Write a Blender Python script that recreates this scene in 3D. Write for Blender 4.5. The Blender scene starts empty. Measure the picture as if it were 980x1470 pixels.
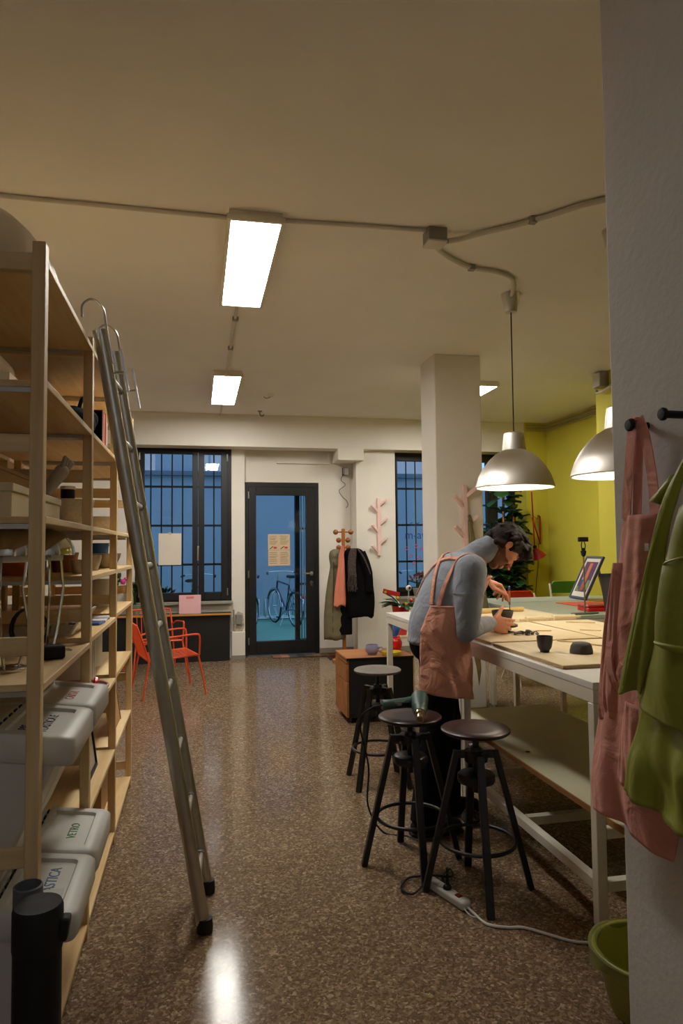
import bpy, bmesh, math, random
from math import sin, cos, pi, atan, atan2, sqrt, radians
from mathutils import Vector, Matrix, Euler, Quaternion
random.seed(7)
SC = bpy.context.scene
COL = SC.collection
V = Vector
CEIL = 3.30

# ---------------------------------------------------------------- mesh builder
class MB:
    def __init__(s): s.v = []; s.f = []
    def add(s, vs, fs):
        b = len(s.v); s.v += [tuple(v) for v in vs]; s.f += [tuple(i + b for i in f) for f in fs]; return s
    def box(s, x0, y0, z0, x1, y1, z1):
        x0, x1 = min(x0, x1), max(x0, x1); y0, y1 = min(y0, y1), max(y0, y1); z0, z1 = min(z0, z1), max(z0, z1)
        return s.add([(x0,y0,z0),(x1,y0,z0),(x1,y1,z0),(x0,y1,z0),(x0,y0,z1),(x1,y0,z1),(x1,y1,z1),(x0,y1,z1)],
                     [(0,3,2,1),(4,5,6,7),(0,1,5,4),(1,2,6,5),(2,3,7,6),(3,0,4,7)])
    def obox(s, c, size, rot=(0,0,0), M=None):
        R = M if M is not None else Euler(rot).to_matrix()
        m = MB().box(-size[0]/2,-size[1]/2,-size[2]/2,size[0]/2,size[1]/2,size[2]/2)
        return s.add([R @ V(v) + V(c) for v in m.v], m.f)
    def bar(s, p0, p1, w, h, up=(0,0,1)):
        p0, p1 = V(p0), V(p1); d = (p1-p0); L = d.length; d.normalize()
        u = V(up); x = d.cross(u)
        if x.length < 1e-4: x = d.cross(V((0,1,0)))
        x.normalize(); u = x.cross(d)
        vs = []
        for p in (p0, p1):
            for a, b in ((-1,-1),(1,-1),(1,1),(-1,1)): vs.append(p + x*(a*w/2) + u*(b*h/2))
        return s.add(vs, [(0,1,2,3),(7,6,5,4),(0,4,5,1),(1,5,6,2),(2,6,7,3),(3,7,4,0)])
    def cone(s, p0, p1, r0, r1=None, n=16, caps=True, sq=1.0, up=None):
        r1 = r0 if r1 is None else r1
        p0, p1 = V(p0), V(p1); d = (p1-p0).normalized()
        a = V(up) if up else (V((0,0,1)) if abs(d.z) < .9 else V((1,0,0)))
        x = d.cross(a).normalized(); y = d.cross(x)
        vs = []
        for p, r in ((p0,r0),(p1,r1)):
            for i in range(n):
                t = 2*pi*i/n; vs.append(p + x*(r*cos(t)) + y*(r*sq*sin(t)))
        fs = [(i,(i+1)%n,n+(i+1)%n,n+i) for i in range(n)]
        if caps: fs += [tuple(range(n-1,-1,-1)), tuple(range(n,2*n))]
        return s.add(vs, fs)
    def tube(s, pts, r, n=8, closed=False, smooth=0, sq=1.0, up=None):
        pts = [V(p) for p in pts]
        if smooth: pts = catmull(pts, smooth, closed)
        m = len(pts); rr = r if isinstance(r, (list,tuple)) else None
        T = []
        for i in range(m):
            if closed: t = pts[(i+1)%m]-pts[i-1]
            else: t = pts[min(i+1,m-1)]-pts[max(i-1,0)]
            T.append(t.normalized() if t.length>1e-9 else V((0,0,1)))
        a = V(up) if up else (V((0,0,1)) if abs(T[0].z) < .9 else V((1,0,0)))
        x = T[0].cross(a).normalized(); vs = []
        for i in range(m):
            x = (x - T[i]*x.dot(T[i])).normalized(); y = T[i].cross(x)
            R = rr[int(i*(len(rr)-1)/max(1,m-1))] if rr else r
            for k in range(n):
                t = 2*pi*k/n; vs.append(pts[i] + x*(R*cos(t)) + y*(R*sq*sin(t)))
        fs = []
        for i in range(m if closed else m-1):
            j = (i+1)%m
            for k in range(n): fs.append((i*n+k, i*n+(k+1)%n, j*n+(k+1)%n, j*n+k))
        if not closed: fs += [tuple(range(n-1,-1,-1)), tuple(range((m-1)*n, m*n))]
        return s.add(vs, fs)
    def lathe(s, prof, n=24, c=(0,0,0), M=None, wob=0, caps=True):
        vs = []; fs = []; m = len(prof)
        for (r, z) in prof:
            for i in range(n):
                t = 2*pi*i/n; q = r*(1+wob*sin(3*t+z*40)+wob*.6*sin(5*t-z*25)) if wob else r
                v = V((q*cos(t), q*sin(t), z)); v = (M @ v) if M is not None else v
                vs.append(v + V(c))
        for j in range(m-1):
            for i in range(n): fs.append((j*n+i, j*n+(i+1)%n, (j+1)*n+(i+1)%n, (j+1)*n+i))
        if caps: fs += [tuple(range(n-1,-1,-1)), tuple(range((m-1)*n, m*n))]
        return s.add(vs, fs)
    def ell(s, c, r, M=None, nu=18, nv=12):
        if not isinstance(r,(tuple,list)): r = (r,r,r)
        vs = []; fs = []
        for j in range(1, nv):
            p = pi*j/nv
            for i in range(nu):
                t = 2*pi*i/nu; vs.append(V((r[0]*sin(p)*cos(t), r[1]*sin(p)*sin(t), -r[2]*cos(p))))
        b = len(vs); vs += [V((0,0,-r[2])), V((0,0,r[2]))]
        for j in range(nv-2):
            for i in range(nu): fs.append((j*nu+i, j*nu+(i+1)%nu, (j+1)*nu+(i+1)%nu, (j+1)*nu+i))
        for i in range(nu):
            fs.append((b, (i+1)%nu, i)); fs.append((b+1, (nv-2)*nu+i, (nv-2)*nu+(i+1)%nu))
        return s.add([((M @ v) if M is not None else v) + V(c) for v in vs], fs)
    def cap(s, p0, r0, p1, r1, n=14):            # capsule with two radii
        p0, p1 = V(p0), V(p1); d = p1-p0; L = d.length; d.normalize()
        M = d.to_track_quat('Z','Y').to_matrix(); prof = []
        for k in range(6): a = -pi/2 + pi/2*k/5; prof.append((max(1e-4, r0*cos(a)), r0*sin(a)))
        for k in range(6): a = pi/2*k/5; prof.append((max(1e-4, r1*cos(a)), L + r1*sin(a)))
        return s.lathe(prof, n, p0, M)
    def prism(s, poly, axis, a, b):
        def p3(p, w):
            return (w,p[0],p[1]) if axis=='x' else ((p[0],w,p[1]) if axis=='y' else (p[0],p[1],w))
        n = len(poly); vs = [p3(p,a) for p in poly] + [p3(p,b) for p in poly]
        return s.add(vs, [tuple(range(n-1,-1,-1)), tuple(range(n,2*n))] + [(i,(i+1)%n,n+(i+1)%n,n+i) for i in range(n)])
    def grid(s, fn, nu, nv, cu=False):
        vs = [fn(i/(nu if cu else nu-1), j/(nv-1)) for j in range(nv) for i in range(nu)]
        fs = [(j*nu+i, j*nu+(i+1)%nu, (j+1)*nu+(i+1)%nu, (j+1)*nu+i) for j in range(nv-1) for i in range(nu if cu else nu-1)]
        return s.add(vs, fs)
    def loft(s, rings, caps=True):               # list of equal-length point rings
        n = len(rings[0]); vs = [p for r in rings for p in r]; fs = []
        for j in range(len(rings)-1):
            for i in range(n): fs.append((j*n+i, j*n+(i+1)%n, (j+1)*n+(i+1)%n, (j+1)*n+i))
        if caps: fs += [tuple(range(n-1,-1,-1)), tuple(range((len(rings)-1)*n, len(rings)*n))]
        return s.add(vs, fs)
    def torus(s, c, R, r, M=None, n=40, k=8):
        pts = []
        for i in range(n):
            v = V((R*cos(2*pi*i/n), R*sin(2*pi*i/n), 0)); pts.append(((M @ v) if M is not None else v)+V(c))
        return s.tube(pts, r, k, True)
    def off(s, d): s.v = [(v[0]+d[0], v[1]+d[1], v[2]+d[2]) for v in s.v]; return s
    def xf(s, M): s.v = [tuple(M @ V(v)) for v in s.v]; return s
    def merge(s, o): return s.add(o.v, o.f)

def catmull(pts, sub, closed=False):
    out = []; n = len(pts)
    for i in range(n if closed else n-1):
        if closed: a,b,c,d = pts[i-1],pts[i],pts[(i+1)%n],pts[(i+2)%n]
        else: a,b,c,d = pts[max(i-1,0)],pts[i],pts[i+1],pts[min(i+2,n-1)]
        for k in range(sub):
            t = k/sub
            out.append(0.5*((2*b)+(c-a)*t+(2*a-5*b+4*c-d)*t*t+(3*b-a-3*c+d)*t*t*t))
    if not closed: out.append(pts[-1])
    return out

def mesh_of(name, mb, angle=38):
    me = bpy.data.meshes.new(name); me.from_pydata(mb.v, [], mb.f); me.update()
    bm = bmesh.new(); bm.from_mesh(me); bmesh.ops.recalc_face_normals(bm, faces=bm.faces); bm.to_mesh(me); bm.free()
    me.polygons.foreach_set('use_smooth', [True]*len(me.polygons)); me.set_sharp_from_angle(angle=radians(angle))
    return me
def link(name, mb, mat, parent=None, bevel=0, solid=0, subs=0, angle=38, seg=2, soff=-1):
    o = bpy.data.objects.new(name, mesh_of(name, mb, angle)); COL.objects.link(o)
    if mat: o.data.materials.append(mat)
    if parent: o.parent = parent
    if solid: m = o.modifiers.new('s','SOLIDIFY'); m.thickness = solid; m.offset = soff
    if bevel: m = o.modifiers.new('b','BEVEL'); m.width = bevel; m.segments = seg; m.limit_method = 'ANGLE'; m.angle_limit = radians(40); m.harden_normals = False
    if subs: m = o.modifiers.new('u','SUBSURF'); m.levels = m.render_levels = subs
    return o
def thing(name, label, cat, loc=(0,0,0), rz=0, group=None, rot=None):
    o = bpy.data.objects.new(name, None); COL.objects.link(o); o.empty_display_size = .05
    o.location = loc; o.rotation_euler = rot if rot else (0,0,rz)
    o['label'] = label; o['category'] = cat
    if group: o['group'] = group
    return o
def part(t, name, mb, mat, w=False, label=None, **k):
    if w: mb.off((-t.location[0], -t.location[1], -t.location[2]))
    o = link(name, mb, mat, t, **k)
    if label: o['label'] = label
    return o
def sub(p, name, mb, mat, w=False, label=None, **k):
    if w:
        q = p.parent; mb.off((-q.location[0], -q.location[1], -q.location[2]))
    o = link(name, mb, mat, p, **k)
    if label: o['label'] = label
    return o
def solo(name, mb, mat, label, cat, group=None, loc=None, **k):
    if loc: mb.off((-loc[0],-loc[1],-loc[2]))
    o = link(name, mb, mat, None, **k)
    if loc: o.location = loc
    o['label'] = label; o['category'] = cat
    if group: o['group'] = group
    return o
def struct(name, mb, mat, parent=None, **k):
    o = link(name, mb, mat, parent, **k)
    if not parent: o['kind'] = 'structure'
    return o
def dup(root, loc=None, rz=None, label=None, group=None):
    r = root.copy(); COL.objects.link(r)
    if loc is not None: r.location = loc
    if rz is not None: r.rotation_euler = (0,0,rz)
    if label: r['label'] = label
    if group: r['group'] = group
    for ch in list(root.children):
        c = ch.copy(); COL.objects.link(c); c.parent = r
        for g in list(ch.children):
            d = g.copy(); COL.objects.link(d); d.parent = c
    return r
def text_mb(txt, size, M, ext=.0004, align='CENTER'):
    cu = bpy.data.curves.new('t','FONT'); cu.body = txt; cu.size = size; cu.extrude = ext; cu.align_x = align; cu.align_y = 'CENTER'; cu.resolution_u = 3
    ob = bpy.data.objects.new('t', cu); COL.objects.link(ob)
    dg = bpy.context.evaluated_depsgraph_get(); me = bpy.data.meshes.new_from_object(ob.evaluated_get(dg))
    mb = MB().add([M @ v.co for v in me.vertices], [tuple(p.vertices) for p in me.polygons])
    bpy.data.objects.remove(ob); bpy.data.curves.remove(cu); bpy.data.meshes.remove(me)
    return mb
def axes(o, x, y, z=None):
    x, y = V(x).normalized(), V(y).normalized(); z = V(z) if z else x.cross(y)
    return Matrix(((x.x,y.x,z.x,o[0]),(x.y,y.y,z.y,o[1]),(x.z,y.z,z.z,o[2]),(0,0,0,1)))
def remeshed(name, mb, voxel, mat, parent=None, smooth=6, factor=.5):
    """one continuous skin over many overlapping closed lumps"""
    me = bpy.data.meshes.new(name); me.from_pydata(mb.v, [], mb.f); me.update()
    bm = bmesh.new(); bm.from_mesh(me); bmesh.ops.recalc_face_normals(bm, faces=bm.faces); bm.to_mesh(me); bm.free()
    ob = bpy.data.objects.new(name, me); COL.objects.link(ob)
    r = ob.modifiers.new('r','REMESH'); r.mode = 'VOXEL'; r.voxel_size = voxel; r.use_smooth_shade = True
    if smooth: s = ob.modifiers.new('s','SMOOTH'); s.iterations = smooth; s.factor = factor
    dg = bpy.context.evaluated_depsgraph_get(); dg.update()
    m2 = bpy.data.meshes.new_from_object(ob.evaluated_get(dg))
    bpy.data.objects.remove(ob); bpy.data.meshes.remove(me)
    m2.name = name; o = bpy.data.objects.new(name, m2); COL.objects.link(o)
    m2.polygons.foreach_set('use_smooth', [True]*len(m2.polygons))
    m2.materials.clear(); m2.materials.append(mat)
    if parent: o.parent = parent
    return o

# ---------------------------------------------------------------- materials
def lin(c):
    f = lambda u: u/12.92 if u <= .04045 else ((u+.055)/1.055)**2.4
    return tuple(f(x/255) for x in c[:3]) + (1,)
def nmat(name):
    m = bpy.data.materials.new(name); m.use_nodes = True; nt = m.node_tree
    return m, nt, nt.nodes['Principled BSDF']
def N(nt, t, **k):
    n = nt.nodes.new(t)
    for a, b in k.items():
        if a in n.inputs.keys(): n.inputs[a].default_value = b
        else: setattr(n, a, b)
    return n
def mat(name, c, rough=.5, metal=0, var=.06, vs=8, bump=0, bs=60, spec=.5, coat=0, sheen=0, trans=0, sss=0, wr=0, ws=9):
    m, nt, b = nmat(name); b.inputs['Roughness'].default_value = rough; b.inputs['Metallic'].default_value = metal
    b.inputs['Specular IOR Level'].default_value = spec; b.inputs['Coat Weight'].default_value = coat
    if sheen: b.inputs['Sheen Weight'].default_value = sheen
    if trans: b.inputs['Transmission Weight'].default_value = trans
    if sss: b.inputs['Subsurface Weight'].default_value = sss; b.inputs['Subsurface Scale'].default_value = .01
    tc = N(nt,'ShaderNodeTexCoord'); l = lin(c)
    nz = N(nt,'ShaderNodeTexNoise', Scale=vs, Detail=4.0); nt.links.new(tc.outputs['Object'], nz.inputs['Vector'])
    rp = N(nt,'ShaderNodeValToRGB'); rp.color_ramp.elements[0].position = .3; rp.color_ramp.elements[1].position = .7
    rp.color_ramp.elements[0].color = tuple(max(0,x*(1-var)) for x in l[:3])+(1,); rp.color_ramp.elements[1].color = tuple(min(1,x*(1+var)) for x in l[:3])+(1,)
    nt.links.new(nz.outputs['Fac'], rp.inputs['Fac']); nt.links.new(rp.outputs['Color'], b.inputs['Base Color'])
    if bump:
        n2 = N(nt,'ShaderNodeTexNoise', Scale=bs, Detail=5.0); nt.links.new(tc.outputs['Object'], n2.inputs['Vector'])
        bp = N(nt,'ShaderNodeBump', Strength=bump, Distance=.01); nt.links.new(n2.outputs['Fac'], bp.inputs['Height']); nt.links.new(bp.outputs['Normal'], b.inputs['Normal'])
        if wr:                                  # cloth wrinkles
            n3 = N(nt,'ShaderNodeTexNoise', Scale=ws, Detail=2.0, Distortion=1.2); nt.links.new(tc.outputs['Object'], n3.inputs['Vector'])
            b3 = N(nt,'ShaderNodeBump', Strength=wr, Distance=.03); nt.links.new(n3.outputs['Fac'], b3.inputs['Height']); nt.links.new(b3.outputs['Normal'], bp.inputs['Normal'])
    return m
def wood(name, c1, c2, axis='z', rough=.5, sc=9, stretch=.06, dist=3.0):
    m, nt, b = nmat(name); b.inputs['Roughness'].default_value = rough; b.inputs['Specular IOR Level'].default_value = .35
    tc = N(nt,'ShaderNodeTexCoord'); mp = N(nt,'ShaderNodeMapping')
    s = {'x':(stretch,1,1),'y':(1,stretch,1),'z':(1,1,stretch)}[axis]; mp.inputs['Scale'].default_value = s
    nt.links.new(tc.outputs['Object'], mp.inputs['Vector'])
    oi = N(nt,'ShaderNodeObjectInfo'); ad = N(nt,'ShaderNodeVectorMath', operation='ADD')
    nt.links.new(mp.outputs['Vector'], ad.inputs[0]); nt.links.new(oi.outputs['Random'], ad.inputs[1])
    n1 = N(nt,'ShaderNodeTexNoise', Scale=sc, Detail=6.0, Distortion=dist*.3); nt.links.new(ad.outputs[0], n1.inputs['Vector'])
    n2 = N(nt,'ShaderNodeTexNoise', Scale=sc*6, Detail=3.0); nt.links.new(ad.outputs[0], n2.inputs['Vector'])
    mx = N(nt,'ShaderNodeMath', operation='MULTIPLY_ADD'); mx.inputs[1].default_value = .35; nt.links.new(n2.outputs['Fac'], mx.inputs[0]); nt.links.new(n1.outputs['Fac'], mx.inputs[2])
    rp = N(nt,'ShaderNodeValToRGB'); rp.color_ramp.elements[0].position = .48; rp.color_ramp.elements[1].position = .82
    rp.color_ramp.elements[0].color = lin(c1); rp.color_ramp.elements[1].color = lin(c2)
    nt.links.new(mx.outputs[0], rp.inputs['Fac']); nt.links.new(rp.outputs['Color'], b.inputs['Base Color'])
    bp = N(nt,'ShaderNodeBump', Strength=.08, Distance=.004); nt.links.new(n2.outputs['Fac'], bp.inputs['Height']); nt.links.new(bp.outputs['Normal'], b.inputs['Normal'])
    return m
def emis(name, c, s):
    m = bpy.data.materials.new(name); m.use_nodes = True; nt = m.node_tree; nt.nodes.clear()
    e = N(nt,'ShaderNodeEmission', Strength=s); e.inputs['Color'].default_value = lin(c)
    o = N(nt,'ShaderNodeOutputMaterial'); nt.links.new(e.outputs[0], o.inputs[0]); return m
def glass_mat(name, tint=(235,242,245), refl=1.0):
    m = bpy.data.materials.new(name); m.use_nodes = True; nt = m.node_tree; nt.nodes.clear()
    t = N(nt,'ShaderNodeBsdfTransparent'); t.inputs['Color'].default_value = lin(tint)
    g = N(nt,'ShaderNodeBsdfGlossy', Roughness=.02); f = N(nt,'ShaderNodeFresnel', IOR=1.45)
    mx = N(nt,'ShaderNodeMixShader'); o = N(nt,'ShaderNodeOutputMaterial')
    nt.links.new(f.outputs[0], mx.inputs[0]); nt.links.new(t.outputs[0], mx.inputs[1]); nt.links.new(g.outputs[0], mx.inputs[2]); nt.links.new(mx.outputs[0], o.inputs[0])
    return m
def terrazzo(name):
    m, nt, b = nmat(name); b.inputs['Roughness'].default_value = .1; b.inputs['Specular IOR Level'].default_value = .10
    tc = N(nt,'ShaderNodeTexCoord')
    wn = N(nt,'ShaderNodeTexNoise', Scale=30.0, Detail=2.0); nt.links.new(tc.outputs['Object'], wn.inputs['Vector'])
    vm = N(nt,'ShaderNodeVectorMath', operation='MULTIPLY_ADD'); vm.inputs[1].default_value = (.03,.03,.03)
    nt.links.new(wn.outputs['Color'], vm.inputs[0]); nt.links.new(tc.outputs['Object'], vm.inputs[2])
    v1 = N(nt,'ShaderNodeTexVoronoi', Scale=105.0); nt.links.new(vm.outputs[0], v1.inputs['Vector'])
    sep = N(nt,'ShaderNodeSeparateColor'); nt.links.new(v1.outputs['Color'], sep.inputs[0])
    rp = N(nt,'ShaderNodeValToRGB'); cr = rp.color_ramp; cr.interpolation = 'CONSTANT'
    stops = [(0,(88,70,54)),(.18,(116,94,74)),(.42,(138,116,92)),(.62,(102,82,64)),(.78,(158,136,110)),(.93,(186,166,140))]
    cr.elements[0].position = 0; cr.elements[0].color = lin(stops[0][1]); cr.elements[1].position = stops[1][0]; cr.elements[1].color = lin(stops[1][1])
    for p, c in stops[2:]: e = cr.elements.new(p); e.color = lin(c)
    nt.links.new(sep.outputs[0], rp.inputs['Fac'])
    v2 = N(nt,'ShaderNodeTexVoronoi', Scale=230.0); nt.links.new(vm.outputs[0], v2.inputs['Vector'])
    sp2 = N(nt,'ShaderNodeSeparateColor'); nt.links.new(v2.outputs['Color'], sp2.inputs[0])
    rp2 = N(nt,'ShaderNodeValToRGB'); rp2.color_ramp.elements[0].color = lin((84,66,50)); rp2.color_ramp.elements[1].color = lin((156,134,108)); nt.links.new(sp2.outputs[0], rp2.inputs['Fac'])
    mx = N(nt,'ShaderNodeMixRGB'); mx.inputs[0].default_value = .35; nt.links.new(rp.outputs[0], mx.inputs[1]); nt.links.new(rp2.outputs[0], mx.inputs[2])
    big = N(nt,'ShaderNodeTexNoise', Scale=.9, Detail=3.0); nt.links.new(tc.outputs['Object'], big.inputs['Vector'])
    rb = N(nt,'ShaderNodeValToRGB'); rb.color_ramp.elements[0].color = (.82,.82,.82,1); rb.color_ramp.elements[1].color = (1.08,1.06,1.04,1); nt.links.new(big.outputs['Fac'], rb.inputs['Fac'])
    m2 = N(nt,'ShaderNodeMixRGB', blend_type='MULTIPLY'); m2.inputs[0].default_value = 1; nt.links.new(mx.outputs[0], m2.inputs[1]); nt.links.new(rb.outputs[0], m2.inputs[2])
    nt.links.new(m2.outputs[0], b.inputs['Base Color'])
    rn = N(nt,'ShaderNodeTexNoise', Scale=5.0, Detail=5.0); nt.links.new(tc.outputs['Object'], rn.inputs['Vector'])
    mr = N(nt,'ShaderNodeMapRange'); mr.inputs[3].default_value = .06; mr.inputs[4].default_value = .17; nt.links.new(rn.outputs['Fac'], mr.inputs[0]); nt.links.new(mr.outputs[0], b.inputs['Roughness'])
    return m
def stained(name, base, stain, lo=.52, hi=.62, scale=3.0, rough=.7):
    m, nt, b = nmat(name); b.inputs['Roughness'].default_value = rough
    tc = N(nt,'ShaderNodeTexCoord'); nz = N(nt,'ShaderNodeTexNoise', Scale=scale, Detail=5.0); nt.links.new(tc.outputs['Object'], nz.inputs['Vector'])
    rp = N(nt,'ShaderNodeValToRGB'); rp.color_ramp.elements[0].position = lo; rp.color_ramp.elements[1].position = hi
    rp.color_ramp.elements[0].color = lin(base); rp.color_ramp.elements[1].color = lin(stain)
    nt.links.new(nz.outputs['Fac'], rp.inputs['Fac']); nt.links.new(rp.outputs['Color'], b.inputs['Base Color']); return m
def brushed(name, c, rough=.32):
    m, nt, b = nmat(name); b.inputs['Base Color'].default_value = lin(c); b.inputs['Metallic'].default_value = 1; b.inputs['Roughness'].default_value = rough
    b.inputs['Anisotropic'].default_value = .6
    tc = N(nt,'ShaderNodeTexCoord'); mp = N(nt,'ShaderNodeMapping'); mp.inputs['Scale'].default_value = (3,3,160); nt.links.new(tc.outputs['Object'], mp.inputs['Vector'])
    nz = N(nt,'ShaderNodeTexNoise', Scale=4.0, Detail=3.0); nt.links.new(mp.outputs[0], nz.inputs['Vector'])
    mr = N(nt,'ShaderNodeMapRange'); mr.inputs[3].default_value = rough-.06; mr.inputs[4].default_value = rough+.1; nt.links.new(nz.outputs['Fac'], mr.inputs[0]); nt.links.new(mr.outputs[0], b.inputs['Roughness'])
    return m

m_wall = mat('plaster_white', (230,225,215), .85, var=.03, vs=2, bump=.12, bs=45)
m_ceil = mat('ceiling_paint', (238,235,228), .9, var=.025, vs=1.5, bump=.06, bs=30)
m_yellow = mat('yellow_paint', (208,198,68), .75, var=.03, vs=2, bump=.08, bs=40)
m_floor = terrazzo('terrazzo')
m_black = mat('black_frame', (20,21,24), .45, var=.05)
m_blackpanel = mat('black_panel', (24,24,26), .5, var=.1)
m_steel = mat('steel', (190,190,186), .3, 1, var=.03)
m_chrome = mat('chrome', (215,215,212), .12, 1, var=.02)
m_alu = mat('ladder_aluminium', (196,194,184), .36, 1, var=.05, vs=20)
m_lampalu = brushed('lamp_aluminium', (222,218,210), .42)
m_lampin = mat('lamp_white_inside', (245,243,236), .6, var=.01)
m_pineX = wood('pine_x', (226,202,156), (204,170,116), 'x')
m_pineY = wood('pine_y', (228,204,158), (206,172,118), 'y')
m_pineZ = wood('pine_z', (224,200,154), (202,168,114), 'z')
m_ply = wood('plywood', (236,221,188), (220,198,156), 'y', sc=5)
m_plyX = wood('plywood_x', (236,219,182), (220,196,150), 'x', sc=5)
m_oak = wood('oak_veneer', (176,118,66), (150,94,48), 'x', sc=7)
m_coatwood = wood('varnished_beech', (176,112,46), (140,82,30), 'z')
m_whitemetal = mat('white_metal', (222,216,200), .45, var=.03)
m_whitetop = mat('white_laminate', (228,226,222), .4, var=.02)
m_greentop = mat('pale_greygreen_laminate', (176,184,166), .35, var=.03)
m_mdf = mat('painted_shelf_board', (206,202,172), .55, var=.04, vs=3)
m_edge = mat('board_edge', (150,104,56), .6, var=.1, vs=20)
m_stool = mat('black_stool_metal', (22,21,21), .42, var=.1, vs=12)
m_seat = wood('dark_stained_seat', (58,36,34), (40,25,24), 'x', rough=.35, sc=6)
m_rubber = mat('black_rubber', (16,16,16), .7)
m_plasticw = mat('white_plastic', (205,203,198), .45, var=.02)
m_binplast = mat('bin_plastic', (200,198,192), .42, var=.02, vs=4)
m_clay = mat('dark_grey_clay', (74,72,70), .75, var=.12, vs=30, bump=.25, bs=80)
m_clayd = mat('black_glaze', (42,42,44), .35, var=.15, vs=25, bump=.1, bs=60)
m_clayl = mat('speckled_stoneware', (176,166,150), .6, var=.12, vs=60)
m_pink = mat('pink_lacquer', (238,204,198), .5, var=.02)
m_orange = mat('orange_wire', (226,82,34), .4, var=.03)
m_red = mat('red_gloss', (196,26,22), .25, var=.05, coat=.4)
m_redlamp = mat('red_lamp', (168,30,24), .3, var=.05, coat=.3)
m_redchair = mat('red_chair', (206,44,30), .45)
m_greenchair = mat('green_chair', (74,132,38), .5)
m_blue = mat('blue_ceramic', (58,110,190), .22, var=.12, vs=12, coat=.5)
m_lav = mat('lavender_ceramic', (150,146,180), .5, var=.06)
m_yel = mat('yellow_ceramic', (206,186,52), .45, var=.05)
m_paper = mat('paper_white', (226,218,204), .8, var=.02)
m_paperb = mat('paper_beige', (214,190,156), .8, var=.03)
m_ink = mat('ink_grey', (122,100,84), .8)
m_inkred = mat('ink_red', (206,70,40), .8)
m_card = mat('cardboard', (166,130,86), .8, var=.06, vs=10)
m_cream = mat('cream_box', (196,184,150), .7, var=.04)
m_black2 = mat('black_cloth', (10,10,12), .9, var=.2, vs=40, spec=.12, wr=.4, bump=.2, bs=90)
m_trouser = mat('black_trousers', (18,18,22), .9, var=.2, vs=20, bump=.2, bs=60, spec=.15, wr=.5, ws=9)
m_olive = mat('olive_quilt', (112,104,78), .6, var=.08, bump=.15, bs=30)
m_salmon = mat('salmon_cloth', (214,128,104), .85, var=.05, bump=.15, bs=60)
m_apron = mat('terracotta_linen', (220,158,134), .9, var=.07, vs=14, bump=.15, bs=220, sheen=.1, wr=.55, ws=11)
m_apronh = mat('dusty_pink_linen', (220,152,138), .9, var=.07, vs=14, bump=.15, bs=220, sheen=.1, wr=.5, ws=9)
m_greenjk = mat('green_raincoat', (146,152,54), .45, var=.05, vs=6, bump=.04, bs=30, wr=.35, ws=7)
m_sweater = mat('blue_grey_knit', (140,147,160), .95, var=.06, vs=30, bump=.25, bs=260, sheen=.2, wr=.5, ws=8)
m_skin = mat('skin', (214,150,122), .5, var=.06, vs=20, sss=.08)
m_beard = mat('stubble_skin', (118,74,54), .7, var=.12, vs=120)
m_hair = mat('dark_brown_hair', (34,25,20), .7, var=.35, vs=60, bump=.5, bs=120, spec=.25)
m_leaf = mat('dark_leaf', (38,64,30), .4, var=.3, vs=8)
m_leaf2 = mat('glossy_leaf', (34,74,32), .35, var=.3, vs=12)
m_grey = mat('grey_plastic', (142,139,132), .55, var=.04)
m_conduit = mat('conduit_grey', (206,200,188), .6, var=.03)
m_dk = mat('dark_plastic', (20,20,22), .55, spec=.3)
m_sill = mat('grey_stone', (150,148,138), .6, var=.1, vs=30)
m_glass = glass_mat('window_glass')
m_teal = mat('teal_tool_plastic', (44,74,66), .45, var=.08)
m_panel = emis('panel_light', (255,250,240), 46.0)
m_bulb = emis('bulb_light', (255,240,216), 150.0)
m_panel_dim = emis('panel_light_dim', (236,242,255), 12.5)
# ================================================================ ROOM SHELL
struct('floor', MB().box(-2.9,-3.3,-.12, 5.35,9.80,0), m_floor)
struct('ceiling', MB().box(-2.9,-3.3,CEIL, 5.35,9.80,CEIL+.15), m_ceil)
struct('wall_left', MB().box(-2.9,-3.3,0, -2.6,9.80,CEIL), m_wall)
struct('wall_front', MB().box(-2.6,-3.3,0, 5.05,-3.0,CEIL), m_wall)
struct('wall_right', MB().box(5.05,-3.3,0, 5.35,9.80,CEIL).box(4.17,6.2,0, 5.05,6.52,CEIL).box(4.71,9.2,0, 5.05,9.80,CEIL), m_yellow)
W1 = (-.82,.46,.75,2.87); D1 = (.64,1.70,0,2.42); W2 = (2.80,4.71,.78,2.87); YB = 9.80
b = MB()
b.box(-2.6,9.5,0, W1[0],YB,CEIL).box(W1[0],9.5,0, W1[1],YB,W1[2]).box(W1[0],9.5,W1[3], W1[1],YB,CEIL).box(W1[1],9.5,0, D1[0],YB,CEIL)
b.box(D1[0],9.62,D1[3], D1[1],YB,CEIL).box(D1[1],9.62,0, 2.19,YB,CEIL)
b.box(2.19,9.35,0, 2.76,YB,CEIL).box(2.76,9.5,0, W2[0],YB,CEIL).box(W2[0],9.5,0, W2[1],YB,W2[2]).box(W2[0],9.5,W2[3], W2[1],YB,CEIL)
wall_back = struct('wall_back', b, m_wall)
struct('trim_1', MB().box(-2.6,9.22,2.86, 4.71,9.50,CEIL), m_wall, bevel=.006)             # beam along the facade
struct('trim_2', MB().box(1.90,9.2,2.70, 2.27,9.62,2.86), m_wall, bevel=.006)               # boxed beam end by the door
struct('trim_3', MB().box(1.10,9.59,2.69, 1.86,9.62,2.715).box(1.84,9.59,2.715,1.865,9.62,2.86), m_wall)  # cable trunking above the door
struct('wall_right_front', MB().box(1.15,-3.0,0, 1.45,1.725,CEIL), mat('plaster_grey_white',(206,204,202),.85,var=.03,vs=2,bump=.2,bs=40), bevel=.008)
pil = struct('wall_pillar', MB().box(2.165,5.99,0, 2.625,6.40,CEIL), m_wall, bevel=.01)
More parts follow.
